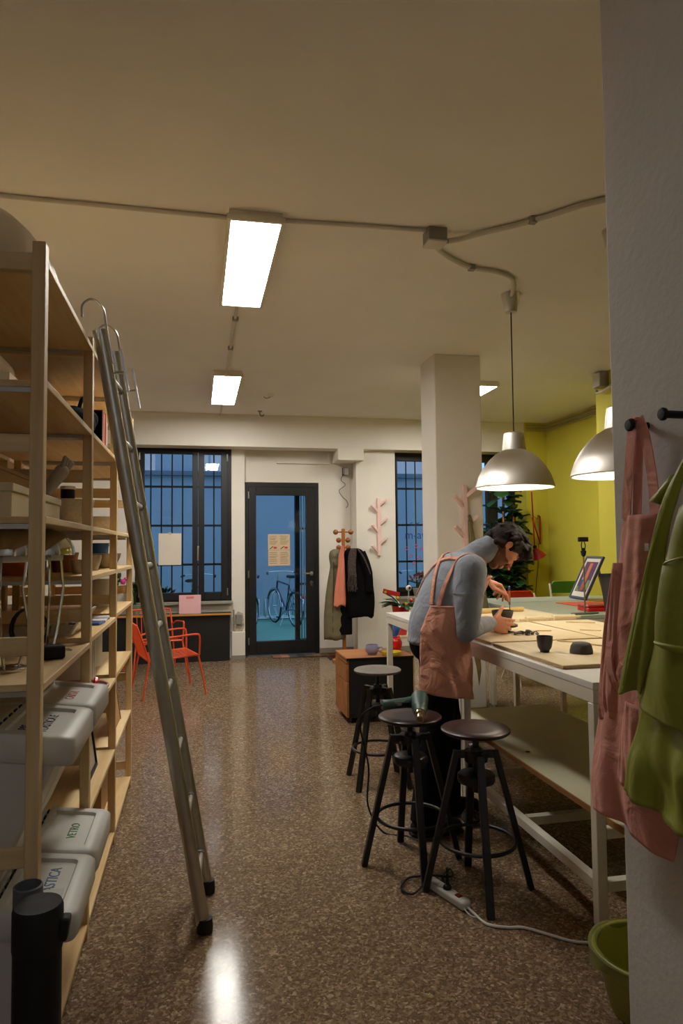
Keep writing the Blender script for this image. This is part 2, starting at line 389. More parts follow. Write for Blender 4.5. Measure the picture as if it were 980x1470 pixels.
st = [(2.50,.93),(2.56,.95),(2.61,.93),(2.575,.86),(2.58,.7),(2.565,.52),(2.575,.35),(2.55,.2),(2.53,.36),(2.50,.5),(2.515,.7),(2.49,.82)]
link('glue_stain', MB().prism(st,'y',5.9885,5.992), mat('brown_stain',(122,100,58),.8,var=.25,vs=18), pil)
struct('baseboard_back', MB().box(2.19,9.335,0,2.76,9.35,.07).box(1.70,9.605,0,2.19,9.62,.07).box(2.76,9.485,0,4.71,9.5,.07), mat('grey_baseboard',(150,140,128),.6))

# ---------------------------------------------------------------- window 1
def pane(mb, x0,x1,z0,z1,y): return mb.box(x0,y-.006,z0,x1,y+.006,z1)
def frame(mb, x0,x1,z0,z1,y0,y1,l,r,bt,tp):
    return mb.box(x0,y0,z0,x0+l,y1,z1).box(x1-r,y0,z0,x1,y1,z1).box(x0+l,y0,z0,x1-r,y1,z0+bt).box(x0+l,y0,z1-tp,x1-r,y1,z1)
def handle_bar(mb, x, y, z0, z1): return mb.cone((x,y+.02,z1-.03),(x,y,z1-.03),.012,.012,10).obox((x,y-.008,(z0+z1)/2),(.022,.014,z1-z0))
w1 = struct('window_1', frame(MB(), W1[0],W1[1],W1[2],W1[3],9.56,9.64,.05,.06,.055,.05), m_black, bevel=.004)
def win_casement(w, x0,x1,z0,z1,l,r,bt,tp,y=9.565):
    c = link('casement', frame(MB(),x0,x1,z0,z1,y-.03,y+.04,l,r,bt,tp), m_black, w, bevel=.004)
    link('pane', pane(MB(),x0+l-.01,x1-r+.01,z0+bt-.01,z1-tp+.01,y+.02), m_glass, c); return c
ca = win_casement(w1, -.77,.008, .80,2.83, .07,.075,.10,.04)
cb = win_casement(w1, .012,.41, .80,2.83, .08,.09,.10,.04)
link('window_handle', handle_bar(MB(), .008, 9.53, 1.33,1.53), m_steel, ca, bevel=.003)
for z in (.9, 2.75):
    link('hinge', MB().cone((.405,9.535,z-.05),(.405,9.535,z+.05),.009,.009,10), m_steel, w1)
    link('hinge', MB().cone((-.765,9.535,z-.05),(-.765,9.535,z+.05),.009,.009,10), m_steel, w1)
link('window_sill', MB().box(-.86,9.42,.742, .475,9.58,.778), m_sill, w1, bevel=.005)

# ---------------------------------------------------------------- window 2
w2 = struct('window_2', frame(MB(), W2[0],W2[1],W2[2],W2[3],9.56,9.64,.03,.05,.055,.05), m_black, bevel=.004)
ca = win_casement(w2, 2.83,4.31, .835,2.82, .02,.07,.07,.075)
cb = win_casement(w2, 4.315,4.66, .835,2.82, .10,.05,.07,.075)
link('window_sill', MB().box(2.77,9.40,.745, 4.71,9.58,.78), m_sill, w2, bevel=.005)
mk = mat('blue_window_marker',(30,60,130),.6); mkp = mat('pink_window_marker',(206,90,140),.6)
def wtext(t, x, z, s, m):
    solo('window_writing', text_mb(t, s, axes((x,9.577,z),(1,0,0),(0,0,1))), m, 'blue marker writing on the window glass beside the pillar, ' + ('larger lower line' if s>.15 else 'smaller upper line'), 'writing', 'marker words on the window glass')
wtext('m-av', 3.13, 1.66, .17, mk); wtext('c x', 3.12, 1.83, .12, mk)
b = MB()
for (x,z) in ((2.99,1.47),(3.14,1.50),(3.22,1.46),(3.05,1.36),(3.18,1.33),(3.10,1.25)): b.torus((x,9.577,z),.022,.006,Matrix.Rotation(pi/2,3,'X'),14,6)
solo('window_doodle', b, mkp, 'small pink marker doodles on the window glass under the blue writing', 'writing')

# ---------------------------------------------------------------- door 1
d1 = struct('door_1', frame(MB(), .645,1.695,0.0,2.414,9.63,9.74,.055,.055,.0001,.055), m_black, bevel=.004)
lf = link('door_leaf', frame(MB(), .702,1.638,.012,2.357,9.62,9.69,.105,.125,.18,.12), m_black, d1, bevel=.005)
link('pane', pane(MB(),.797,1.523,.185,2.245,9.66), m_glass, lf)
h = link('door_handle', MB().cone((1.585,9.62,1.13),(1.585,9.565,1.13),.011,.011,12).obox((1.525,9.562,1.13),(.15,.018,.022)).obox((1.585,9.615,1.125),(.036,.012,.055)), m_steel, lf, bevel=.003)
link('lock_plate', MB().cone((1.585,9.612,1.0),(1.585,9.62,1.0),.022,.022,16).obox((1.585,9.616,.985),(.026,.008,.07)), m_steel, lf, bevel=.003)
for z in (.2,1.13,2.24): link('hinge', MB().cone((.70,9.612,z-.05),(.70,9.612,z+.05),.011,.011,10), m_steel, d1)

# ---------------------------------------------------------------- outdoors behind the glass
struct('ground', MB().box(-9,9.80,-.16, 12,16.6,-.05), mat('courtyard_green_paving',(112,160,140),.7,var=.12,vs=14,bump=.1,bs=60))
struct('kerb', MB().box(-9,9.82,-.05, 12,10.55,-.02), mat('threshold_paving',(150,130,130),.8,var=.1,vs=20), bevel=.005)
m_fac = mat('courtyard_wall_paint',(150,156,166),.9,var=.05,vs=1.2)
fac = MB().box(-9,16.2,-.05, 12,16.6,3.30).box(-9,16.2,4.6,12,16.6,9.0)
xs = [-9,-1.75,-.95,-.1,.65,1.75,2.5,3.6,5.6,6.4,12]
for i in range(0,len(xs)-1,2): fac.box(xs[i],16.2,3.30,xs[i+1],16.6,4.6)
struct('outside_wall', fac, m_fac)
struct('outside_ledge', MB().box(-9,16.05,3.18,12,16.2,3.28), mat('ledge_grey',(96,104,116),.8))
m_lit = emis('lit_window_glow',(190,215,255),.55)
for i in range(1,len(xs)-2,2):
    o = struct('outside_window', MB().box(xs[i],16.35,3.30,xs[i+1],16.4,4.6), m_lit)
    link('mullion', MB().box((xs[i]+xs[i+1])/2-.03,16.3,3.3,(xs[i]+xs[i+1])/2+.03,16.36,4.6).box(xs[i],16.3,3.9,xs[i+1],16.36,3.95), m_fac, o)
def grille(x0,x1,z0,z1,step,hz,label):
    t = thing('window_grille', label, 'grille', ((x0+x1)/2,9.90,z0))
    x = x0
    while x < x1+.01:
        part(t,'vertical_bar', MB().cone((x,9.90,z0),(x,9.90,z1),.010,.010,8), m_black, w=True); x += step
    for z in hz: part(t,'horizontal_bar', MB().obox(((x0+x1)/2,9.90,z),(x1-x0+.05,.012,.03)), m_black, w=True)
    for x in (x0-.02,x1+.02):
        for z in (hz[0],hz[-1]): part(t,'wall_anchor', MB().obox((x,9.85,z),(.03,.11,.03)), m_black, w=True)
    return t
grille(-.93,.52,.72,3.0,.145,(1.27,1.82,2.37),'black iron window grille outside the window above the black counter')
grille(2.66,4.95,.72,3.0,.145,(1.27,1.82,2.37),'black iron window grille outside the window behind the pillar')
gt = thing('folded_gate','dark metal security gate folded open outside the right side of the glass door','gate',(1.55,10.15,-.02))
for x, wd in ((1.46,.07),): part(gt,'gate_post', MB().box(x-wd/2,10.1,-.02,x+wd/2,10.2,2.6), m_black, w=True, bevel=.004)
for k in range(5): part(gt,'gate_bar', MB().cone((1.53+.045*k,10.18+.03*k,.05),(1.53+.045*k,10.18+.03*k,2.5),.010,.010,8), m_steel, w=True)
for z in (.12,.95,1.78,2.42): part(gt,'gate_rail', MB().bar((1.47,10.16,z),(1.75,10.33,z),.012,.03), m_black, w=True)
# bike rack
br = thing('bike_rack','low galvanised bike rack rail on the green courtyard ground','bike rack',(1.6,14.6,-.05))
for y in (14.55,14.85): part(br,'rail', MB().cone((-1.5,y,0.0),(4.6,y,0.0),.03,.03,10), m_steel, w=True)
for k in range(10):
    x = -1.2+.62*k
    for dx in (0,.13): part(br,'wheel_hoop', MB().tube([(x+dx,14.55,0),(x+dx,14.57,.3),(x+dx,14.65,.42),(x+dx,14.80,.3),(x+dx,14.85,0)],.014,8,smooth=4), m_steel, w=True)

m_spoke = mat('bike_steel',(200,204,210),.25,1); m_bikeblue = mat('bike_paint_dark',(26,34,54),.3,.2,coat=.5); m_refl = mat('red_reflector',(220,30,30),.3)
def make_bike(label, loc, rz, paint):
    t = thing('bicycle', label, 'bicycle', loc, rz, 'bicycles in the courtyard')
    R = .34; fx, rx = .52, -.52                                   # front wheel toward +x
    fr = MB()
    bb, st_, hd, hb = (-.08,0,.29),(-.22,0,.80),(.36,0,.86),(.39,0,.72)
    for a, c, r in ((bb,st_,.017),(st_,hd,.016),(bb,hb,.02),(hd,hb,.02)): fr.cone(a,c,r,r,10)
    for s in (-1,1):
        fr.cone((bb[0],s*.03,bb[2]),(rx,s*.06,R),.010,.008,8); fr.cone((st_[0]+.02,s*.02,.74),(rx,s*.06,R),.009,.007,8)
    part(t,'frame', fr, paint)
    fk = MB().cone(hb,(.44,0,.62),.02,.02,10)
    for s in (-1,1): fk.tube([(.43,s*.02,.66),(.46,s*.055,.6),(.50,s*.055,.45),(fx,s*.055,R)],.011,8,smooth=3)
    part(t,'fork', fk, m_spoke)
    for x in (fx,rx):
        w = part(t,'wheel', MB().torus((x,0,R),R-.03,.012,Matrix.Rotation(pi/2,3,'X'),48,8), m_spoke)
        sub(w,'tyre', MB().torus((x,0,R),R-.012,.019,Matrix.Rotation(pi/2,3,'X'),48,8), m_rubber)
        sp = MB().cone((x,-.045,R),(x,.045,R),.018,.018,10)
        for k in range(16):
            a = 2*pi*k/16; sp.cone((x,.03*(-1)**k,R),(x+(R-.03)*cos(a),0,R+(R-.03)*sin(a)),.0022,.0022,4)
        sub(w,'spokes', sp, m_spoke)
        pts = [(x+(R+.03)*cos(a),0,R+(R+.03)*sin(a)) for a in [radians(20+160*k/14) for k in range(15)]]
        sub(w,'mudguard', MB().tube(pts,.026,8,sq=.5), m_spoke)
    hbm = MB().cone(hd,(.33,0,1.03),.014,.014,10).tube([(.16,-.31,1.03),(.24,-.27,1.05),(.33,-.10,1.06),(.33,.10,1.06),(.24,.27,1.05),(.16,.31,1.03)],.012,8,smooth=5)
    hbo = part(t,'handlebar', hbm, m_spoke)
    for s in (-1,1): sub(hbo,'grip', MB().cone((.10,s*.325,1.02),(.19,s*.30,1.04),.018,.018,10), m_rubber)
    part(t,'seat_post', MB().cone(st_,(-.26,0,.94),.013,.013,10), m_spoke)
    part(t,'saddle', MB().loft([[(-.40+dx,y*k,.955+zz) for y,zz in ((-.09,0),(-.07,.03),(0,.045),(.07,.03),(.09,0),(0,-.015))] for dx,k in ((0,.75),(.05,1),(.12,.85),(.2,.35),(.27,.25))]), m_rubber)
    part(t,'rear_light', MB().ell((-.90,0,.60),(.03,.05,.035)), m_refl)
    part(t,'rear_rack', MB().box(-.86,-.06,.725,-.34,.06,.735).cone((-.8,.06,.73),(rx,.07,R),.006,.006,6).cone((-.8,-.06,.73),(rx,-.07,R),.006,.006,6), m_spoke)
    cr = part(t,'crank', MB().cone((bb[0],-.05,.29),(bb[0],.05,.29),.02,.02,10).cone((bb[0],.06,.29),(bb[0],.068,.29),.085,.085,24), m_spoke)
    for s in (-1,1):
        sub(cr,'pedal_arm', MB().cone((bb[0],s*.07,.29),(bb[0]+s*.10,s*.08,.29-s*.13),.010,.009,8), m_spoke)
        sub(cr,'pedal', MB().obox((bb[0]+s*.10,s*.13,.29-s*.13),(.09,.08,.022)), m_rubber)
    part(t,'kickstand', MB().cone((-.12,.04,.28),(-.16,.17,.0),.008,.008,8), m_spoke)
    return t
m_bikegreen = mat('bike_paint_green',(36,60,58),.3,.2,coat=.5)
make_bike('silver and dark bicycle with a red rear light seen through the glass of the door',(1.72,13.75,-.05),radians(107),m_bikeblue)
make_bike('dark bicycle with shiny handlebars outside the window above the black counter',(-.02,12.9,-.05),radians(70),m_bikegreen)
make_bike('bicycle outside the right casement of the window above the black counter',(.72,12.3,-.05),radians(62),m_bikeblue)
make_bike('bicycle with red light outside the window beside the pillar',(4.25,12.9,-.05),radians(105),m_bikegreen)
# small outside shrub seen low in window 1
def leafy(mb, c, r, n, ls, up=.3):
    for k in range(n):
        a, b_ = random.uniform(0,2*pi), random.uniform(-.5,1); d = V((cos(a)*cos(b_),sin(a)*cos(b_),sin(b_)+up)).normalized()
        p = V(c)+V((d.x*r[0],d.y*r[1],d.z*r[2]))*random.uniform(.4,1); s = d.cross(V((0,0,1))).normalized(); L = ls*random.uniform(.7,1.3); wd = L*.32
        nrm = s.cross(d); q = [p, p+d*L*.35+s*wd, p+d*L*.75+s*wd*.8, p+d*L-nrm*L*.1, p+d*L*.75-s*wd*.8, p+d*L*.35-s*wd]
        mb.add(q+[p+d*L*.5+nrm*L*.08],[(0,1,6),(1,2,6),(2,3,6),(3,4,6),(4,5,6),(5,0,6)])
    return mb
t = thing('planter_box','planter with low green shrub outside the window above the black counter','planter',(-.62,10.35,-.05))
part(t,'box', MB().box(-.98,10.2,-.05,-.22,10.5,.66), m_grey, w=True, bevel=.01)
part(t,'foliage', leafy(MB(),(-.6,10.35,.70),(.36,.13,.22),170,.09), m_leaf, w=True)
# ================================================================ SHELVING ON THE LEFT
YF = [1.97, 2.84, 3.71, 4.58]
sh = thing('shelving_unit','tall raw pine shelving unit of three bays along the left side behind the ladder','shelving',(-.66,1.97,0))
for y in YF:
    for x0,x1 in ((-.445,-.41),(-.91,-.875)):
        part(sh,'post', MB().box(x0,y,0,x1,y+.044,2.35), m_pineZ, w=True, bevel=.003)
    for z in (.13,.685,1.24,1.79,2.295):
        part(sh,'rung', MB().box(-.875,y+.012,z-.025,-.445,y+.034,z+.025), m_pineX, w=True, bevel=.002)
BAYS = [[2.31,1.972,1.592,1.135,.065],[2.31,1.972,1.592,1.395,1.15,.84,.48,.065],[2.31,1.972,1.592,1.395,1.165,.85,.48,.065]]
for k, zs in enumerate(BAYS):
    a, b_ = YF[k]+.046, YF[k+1]-.002
    for z in zs:
        s = part(sh,'shelf', MB().box(-.905,a,z-.020,-.41,b_,z), m_pineY, w=True, bevel=.002)
        sub(s,'support_bar', MB().box(-.87,a+.001,z-.034,-.45,a+.008,z-.0205), m_steel, w=True)
        sub(s,'support_bar', MB().box(-.87,b_-.008,z-.034,-.45,b_-.001,z-.0205), m_steel, w=True)

# ---- sorting bins
def make_bin(label, loc, txts, col):
    """local: x toward the aisle (front lip at 0), y along the shelf, z up"""
    t = thing('storage_bin', label, 'bin', loc, 0, 'white sorting bins in the near bay')
    wd, D = .385, .50
    t.scale = (1,1,1.05)
    body = [(-D+.03,0),(-.215,0),(-.04,.36),(-.04,.385),(-D,.385)]
    b = MB().prism(body,'y',.012,wd-.012)
    part(t,'body', b, m_binplast, bevel=.012, seg=3)
    rim = MB().box(-D-.01,0,.375,-.225,wd,.43)
    part(t,'fixed_lid', rim, m_binplast, bevel=.012, seg=3)
    fl = MB()
    # front flap with a sunken panel
    P = lambda x,z0: z0-.0+(-.020*(x+.22)/.22)
    x0,x1 = -.218,0.0; ins=.035
    def zt(x): return .432-.028*(x-x0)/(x1-x0)
    def ring(ix,iy,dz,rad=.0):
        xa,xb,ya,yb = x0+ix*.5,x1-ix,iy,wd-iy; pts=[]
        r=.032 if rad==0 else rad
        for cx,cy,a0 in ((xb-r,ya+r,-90),(xb-r,yb-r,0)):
            for q in range(6): a=radians(a0+90*q/5); pts.append((cx+r*cos(a),cy+r*sin(a)))
        pts += [(xa,yb),(xa,ya)]
        return [(x,y,zt(x)+dz) for x,y in pts]
    lo = [(x,y,z-.075) for x,y,z in ring(.008,.006,0)]
    fl.loft([lo, ring(0,0,-.062), ring(0,0,-.008), ring(.006,.006,0), ring(.048,.042,0,.018), ring(.054,.048,-.010,.014)])
    lid = part(t,'lid', fl, m_binplast, angle=50)
    for q in range(6): sub(lid,'hinge_slot', MB().box(-.2215,.03+q*.058,.4275,-.2165,.055+q*.058,.4345), m_dk)
    for (tx, s, px_, py_, c) in txts:
        zz = zt(px_)-.0095
        sub(lid,'handwriting', text_mb(tx, s, axes((px_,py_,zz),(0,1,0),(-1,0,.13)), ext=.0006), c, label='%s handwriting' % col)
    return t
ikr = mat('red_marker',(176,92,74),.7); ikp = mat('purple_marker',(70,58,86),.7); ikg = mat('green_marker',(52,120,72),.7); ikb = mat('blue_marker',(84,128,164),.7)
b2 = make_bin('white lidded sorting bin with purple handwriting, upper row nearest the camera',(-.335,2.05,.547),[('PLASTICA E',.038,-.105,.19,ikp),('per',.04,-.165,.12,ikp)],'purple')
make_bin('white lidded sorting bin marked CARTA in red, upper row behind the purple one',(-.335,2.45,.547),[('CARTA',.042,-.105,.19,ikr)],'red')
b1 = make_bin('white lidded sorting bin with blue handwriting and shiny tape, lower row nearest the camera',(-.325,2.05,.068),[('PLASTICA',.046,-.105,.20,ikb)],'blue')
for ch in b1.children:
    if ch.name.startswith('lid'): sub(ch,'clear_tape', MB().box(-.17,.10,.4075,-.06,.155,.4095), mat('shiny_tape',(214,214,212),.08,spec=.9), label='strip of shiny clear tape')
make_bin('white lidded sorting bin marked VETRO in green, lower row behind the blue one',(-.325,2.45,.068),[('VETRO',.042,-.105,.19,ikg)],'green')

# ---- tubes in front of the first post
t = thing('poster_tube','tall black plastic poster tube with cap at the bottom left corner','tube',(-.376,1.815,0))
part(t,'tube_body', MB().lathe([(.054,0),(.055,.01),(.055,.54),(.053,.545)],28), m_dk)
part(t,'cap', MB().lathe([(.0565,.537),(.058,.545),(.058,.635),(.054,.645),(.03,.643),(.0,.647)],28), m_rubber)
part(t,'strap_clip', MB().obox((.062,-.005,.585),(.022,.035,.055),(0,.15,0)), m_rubber, bevel=.006)
t = thing('cardboard_tube','grey cardboard tube standing behind the black poster tube','tube',(-.423,1.925,0))
part(t,'tube_wall', MB().lathe([(.036,0),(.036,.64),(.032,.643),(.031,.60),(.031,.02)],24), mat('grey_card',(98,102,108),.7,var=.1,vs=14))

# ---- small makers for shelf goods
def bowl(name,label,cat,loc,r,h,m,foot=.45,group=None,th=.006,n=28):
    p = [(r*foot,0),(r*foot*1.02,.004),(r*.78,h*.35),(r*.95,h*.75),(r,h),(r-th,h),(r*.92-th,h*.72),(r*.74-th,h*.38),(r*foot*.8,th),(0.0005,th)]
    return solo(name, MB().lathe(p,n), m, label, cat, group, None, angle=60) if loc is None else _at(name,MB().lathe(p,n),m,label,cat,loc,group)
def _at(name,mb,m,label,cat,loc,group=None,rz=0,**k):
    o = link(name,mb,m,None,**k); o.location = loc; o.rotation_euler=(0,0,rz); o['label']=label; o['category']=cat
    if group: o['group']=group
    return o
def pot(name,label,cat,loc,r0,r1,h,m,rim=True):
    p = [(r0,0),(r1,h)] + ([(r1*1.06,h),(r1*1.06,h+.02),(r1*.98,h+.02)] if rim else [(r1-.006,h)]) + [(r1-.012,h-.01),(r0*.9,.02)]
    return _at(name,MB().lathe(p,28),m,label,cat,loc,angle=50)
def book_row(x,y0,z,n,depth,label,group,cols,hs=(.2,.26),tw=(.015,.035)):
    y = y0
    for k in range(n):
        w = random.uniform(*tw); h = random.uniform(*hs); c = cols[k%len(cols)]
        t = thing('book', label(k), 'book', (x,y+w/2,z), 0, group)
        part(t,'cover', MB().box(-depth,-w/2,0,0,-w/2+.002,h).box(-depth,w/2-.002,0,0,w/2,h).box(-.002,-w/2,0,0,w/2,h), c)
        part(t,'pages', MB().box(-depth+.004,-w/2+.002,.003,-.003,w/2-.002,h-.003), m_paper)
        y += w+.002

# bay 1
def pendant(name, label, loc, cord_to=None, canopy=True, lit=True, group=None):
    """aluminium dome pendant; loc = centre of the rim"""
    t = thing(name, label, 'lamp', loc, 0, group)
    prof = [(.272,0),(.274,.004),(.268,.03),(.250,.085),(.220,.14),(.178,.195),(.135,.235),(.088,.262),(.084,.266),(.0835,.272),(.076,.34),(.069,.385),(.062,.392),(.03,.396),(.012,.40)]
    ins = [(r-.004 if r>.02 else .008, z-.002) for r,z in prof[:9]]
    part(t,'shade', MB().lathe(prof+[(.008,.398)]+[(.02,.25)]+list(reversed(ins)),48,caps=False), m_lampalu, angle=30)
    part(t,'inner_reflector', MB().lathe([(.266,.002),(.262,.03),(.244,.085),(.214,.138),(.172,.19),(.13,.228),(.08,.25),(.03,.252),(.03,.248),(.08,.246),(.128,.224),(.17,.187),(.212,.135),(.242,.083),(.260,.03),(.264,.002)],48,caps=False), m_lampin)
    part(t,'bulb', MB().ell((0,0,.13),(.045,.045,.06)).cone((0,0,.17),(0,0,.25),.02,.02,14), m_bulb if lit else m_lampin)
    if cord_to:
        part(t,'cord', MB().cone((0,0,.395),(0,0,cord_to-.02),.0045,.0045,8), m_dk)
        if canopy: part(t,'ceiling_canopy', MB().lathe([(.040,cord_to-.135),(.043,cord_to-.13),(.066,cord_to-.01),(.066,cord_to),(.01,cord_to),(.01,cord_to-.135)],28), m_lampalu, angle=40)
    return t
pendant('spare_pendant_lamp','unlit aluminium pendant shade stored on top of the pine shelving',(-.70,2.30,2.315),None,False,False)
def chrome_lamp(label, loc, rz):
    t = thing('chrome_table_lamp', label, 'lamp', loc, rz, 'chrome table lamps on the shelf')
    part(t,'base', MB().lathe([(.085,0),(.087,.008),(.07,.014),(.01,.018)],28), m_chrome)
    for k in range(3):
        a = 2*pi*k/3+.4; c,s = cos(a),sin(a)
        part(t,'stem', MB().tube([(.05*c,.05*s,.012),(.085*c,.085*s,.10),(.12*c,.12*s,.22),(.115*c,.115*s,.26),(.10*c,.10*s,.345)],.008,8,smooth=3), m_chrome)
    part(t,'dome_shade', MB().lathe([(.150,.345),(.152,.350),(.146,.375),(.12,.405),(.08,.425),(.03,.434),(.0,.435),(.0,.430),(.03,.429),(.078,.42),(.116,.40),(.14,.372),(.145,.345)],36,caps=False), m_chrome, angle=50)
    part(t,'diffuser', MB().lathe([(.085,.326),(.09,.330),(.092,.352),(.05,.354),(.0,.354)],30), m_lampin)
    return t
chrome_lamp('chrome domed lamp with thin bent stems on the near shelf, left of the first post',(-.56,2.25,1.136),0).scale = (.62,.62,1)
chrome_lamp('chrome domed lamp with thin bent stems on the near shelf, right of the first post',(-.511,2.52,1.136),.5).scale = (.62,.62,1)
def coil(name,label,loc,R,n,axis_tilt,m=m_rubber,r=.006):
    pts=[]; M = Euler(axis_tilt).to_matrix()
    for k in range(n*18+1):
        a=2*pi*k/18; rr=R*(1+.06*sin(k*.7)); v=M @ V((rr*cos(a),rr*sin(a),.007*k/18*2)); pts.append(v)
    mb=MB().tube(pts,r,8); lo=min(v[2] for v in mb.v); mb.off((0,0,-lo))
    return _at(name,mb,m,label,'cable',loc)
coil('cable_coil','black coiled cable leaning by the lamp right of the first post',(-.60,2.66,1.137),.075,2,(1.35,0,.9),r=.0042)
coil('cable_coil','black coiled cable left of the first post under the chrome lamp',(-.66,2.13,1.137),.075,2,(1.2,.2,.6),r=.0042)
t = thing('plug_adapter','black plug adapter with bright metal pins near the shelf edge','plug',(-.47,2.46,1.136),.5)
part(t,'adapter_body', MB().box(-.045,-.03,0,.03,.03,.045), m_dk, bevel=.008)
for s in (-1,1): part(t,'pin', MB().cone((.03,s*.011,.024),(.055,s*.011,.024),.0035,.0035,8), m_chrome)
_at('flat_box',MB().box(-.17,-.1,0,.17,.1,.09),m_cream,'low cream box at the back of the near lamp shelf','box',(-.72,2.62+.08,1.136)) if False else None
t = thing('lidded_box','long cream lidded box on the third shelf from the top in the near bay','box',(-.68,2.44,1.593))
part(t,'box_body', MB().box(-.19,-.34,0,.16,.36,.075), m_cream, bevel=.003)
part(t,'lid', MB().box(-.195,-.345,.075,.165,.365,.10), m_cream, bevel=.003)
t = thing('cardboard_box','flat brown cardboard box stacked on the long cream box','box',(-.70,2.40,1.694))
part(t,'box_body', MB().box(-.17,-.28,0,.13,.26,.045), m_card, bevel=.002); part(t,'lid', MB().box(-.173,-.283,.045,.133,.263,.058), m_card, bevel=.002)
t = thing('plaster_cast','grey plaster hand cast lying on the boxes near the second post','cast',(-.55,2.70,1.694))
b = MB().cap((0,0,.02),.022,(.05,.02,.10),.026)
for q in range(4): b.cap((.05+.004*q,.008+.012*q,.10),.009,(.065+.006*q,.0+.016*q,.15-.006*q),.007)
part(t,'cast_body', b, mat('plaster_cast',(178,170,158),.8))
_at('wooden_board',MB().box(-.16,-.2,0,.16,.2,.03),m_ply,'small light plywood board on the second shelf from the top, near bay','board',(-.68,2.26,1.973))
_at('felt_roll',MB().cap((0,-.12,.05),.05,(0,.12,.05),.05),mat('beige_felt',(170,146,110),.95),'rolled beige felt on the plywood board on the second shelf','felt',(-.62,2.20,2.005))
# bay 2
t = thing('bag','crumpled black bag on the second shelf from the top beside the ladder','bag',(-.52,3.10,1.973))
part(t,'bag_body', MB().ell((0,-.02,.07),(.09,.13,.07)).ell((.02,.06,.10),(.07,.08,.05)), m_black2, angle=80)
part(t,'handle', MB().tube([(.03,-.08,.12),(.04,-.05,.17),(.04,.03,.16),(.03,.06,.12)],.008,6,smooth=4), m_black2)
book_row(-.43,3.27,1.973,6,.17,lambda k:'%s book on the second shelf beside the black bag, %s in the row'%(['black','red','orange','black','pale orange','white'][k],['first','second','third','fourth','fifth','sixth'][k]),'books on the upper shelf',[m_black2,m_red,m_orange,m_black2,m_salmon,m_paper],(.14,.19),(.02,.04))
t = thing('paper_box','grey paper box behind the black bag on the second shelf from the top','box',(-.75,3.2,1.973)); part(t,'box_body', MB().box(-.1,-.15,0,.1,.2,.16), m_grey); part(t,'lid', MB().box(-.104,-.154,.16,.104,.204,.19), m_grey)
bowl('stoneware_bowl','large pale stoneware bowl on the third shelf from the top, behind the second post','bowl',(-.545,3.06,1.593),.115,.115,m_clayl)
t = thing('carton_tube','dark tube standing behind the pale stoneware bowl','tube',(-.60,3.42,1.593)); part(t,'tube_wall', MB().lathe([(.032,0),(.032,.19),(.029,.19)],20), m_dk); part(t,'cap', MB().lathe([(.034,.19),(.034,.205),(.0,.207)],20), m_paper)
pot('terracotta_pot','orange terracotta pot at the back of the fourth shelf, seen between the first two posts','pot',(-.76,3.06,1.396),.075,.10,.085,mat('burnt_orange',(176,92,34),.6))
pot('terracotta_pot','brown clay pot beside the small rough cup on the fourth shelf','pot',(-.60,3.34,1.396),.05,.065,.09,mat('brown_clay',(150,100,62),.7),False)
bowl('rough_cup','small rough grey cup on the fourth shelf behind the second post','cup',(-.50,3.12,1.396),.035,.06,m_clayl,.7)
bowl('rough_cup','small pale cup on the fourth shelf near the third post','cup',(-.50,3.52,1.396),.042,.075,m_clayl,.6)
t = thing('toolbox','black tray with tools above the terracotta pot','tray',(-.66,2.98+.55,1.396)); part(t,'tray_body', MB().box(-.2,.05,0,-.08,.14,.1), m_dk, bevel=.004); part(t,'tray_handle', MB().tube([(-.14,.06,.1),(-.14,.06,.15),(-.14,.13,.15),(-.14,.13,.1)],.006,6), m_steel)
t = thing('plastic_tray','clear-grey tray of samples on the fifth shelf behind the second post','tray',(-.60,3.14,1.151))
part(t,'tray_body', MB().prism([(-.17,0),(.10,0),(.15,.09),(.143,.09),(.095,.008),(-.165,.008)],'y',-.2,.16), m_plasticw)
for k in range(4):
    _at('wrapped_packet',MB().box(-.07,-.05,0,.07,.05,.012),[m_blue,m_paper,m_lav,m_plasticw][k],'%s wrapped packet lying on the fifth shelf near its front edge, %s'%(['blue','white','lavender','pale'][k],['first from the tray','second from the tray','third from the tray','fourth from the tray'][k]),'packet',(-.50,3.37+.08*k,1.152+.0*k),'packets on the fifth shelf',rz=.1*k-.15,bevel=.003)
_at('magazine_stack',MB().box(-.12,-.1,0,.12,.1,.02).box(-.11,-.09,.02,.125,.1,.032),m_paper,'stack of pale magazines at the back of the fifth shelf by the third post','magazines',(-.72,3.5,1.152))
for k in range(4): _at('white_panel',MB().box(-.25,-.009,0,.0,.009,.26),m_paper,'white panel standing upright on the sixth shelf, %s from the near end'%['first','second','third','fourth'][k],'panel',(-.47,3.26+.055*k,.841),'white panels on the sixth shelf',bevel=.002)
t = thing('mixing_bowl','white bowl with a red rim on the sixth shelf behind the second post','bowl',(-.50,3.05,.841))
part(t,'bowl_body', MB().lathe([(.05,0),(.11,.05),(.135,.085),(.129,.085),(.10,.048),(.04,.008),(0.001,.008)],32), m_plasticw, angle=60)
part(t,'rim', MB().torus((0,0,.086),.132,.006,None,36,8), mat('red_rim',(186,140,130),.5))
_at('red_tape_roll',MB().torus((0,0,.033),.04,.012,Matrix.Rotation(pi/2,3,'Y'),24,8),m_red,'red tape roll standing at the front of the sixth shelf','tape',(-.43,3.16,.841-.033+.052-.0,))
t = thing('picture_frame','black framed pale picture leaning on the low shelf behind the second post','picture',(-.47,3.30,.4835),0)
fm = Matrix.Translation((0,0,0)) @ Matrix.Rotation(radians(-8),4,'Y')
part(t,'frame', MB().box(-.012,-.15,0,.012,-.135,.24).box(-.012,.135,0,.012,.15,.24).box(-.012,-.135,0,.012,.135,.015).box(-.012,-.135,.225,.012,.135,.24).xf(fm), m_dk)
part(t,'picture', MB().box(-.006,-.135,.015,.004,.135,.225).xf(fm), mat('pale_print',(176,164,150),.6))
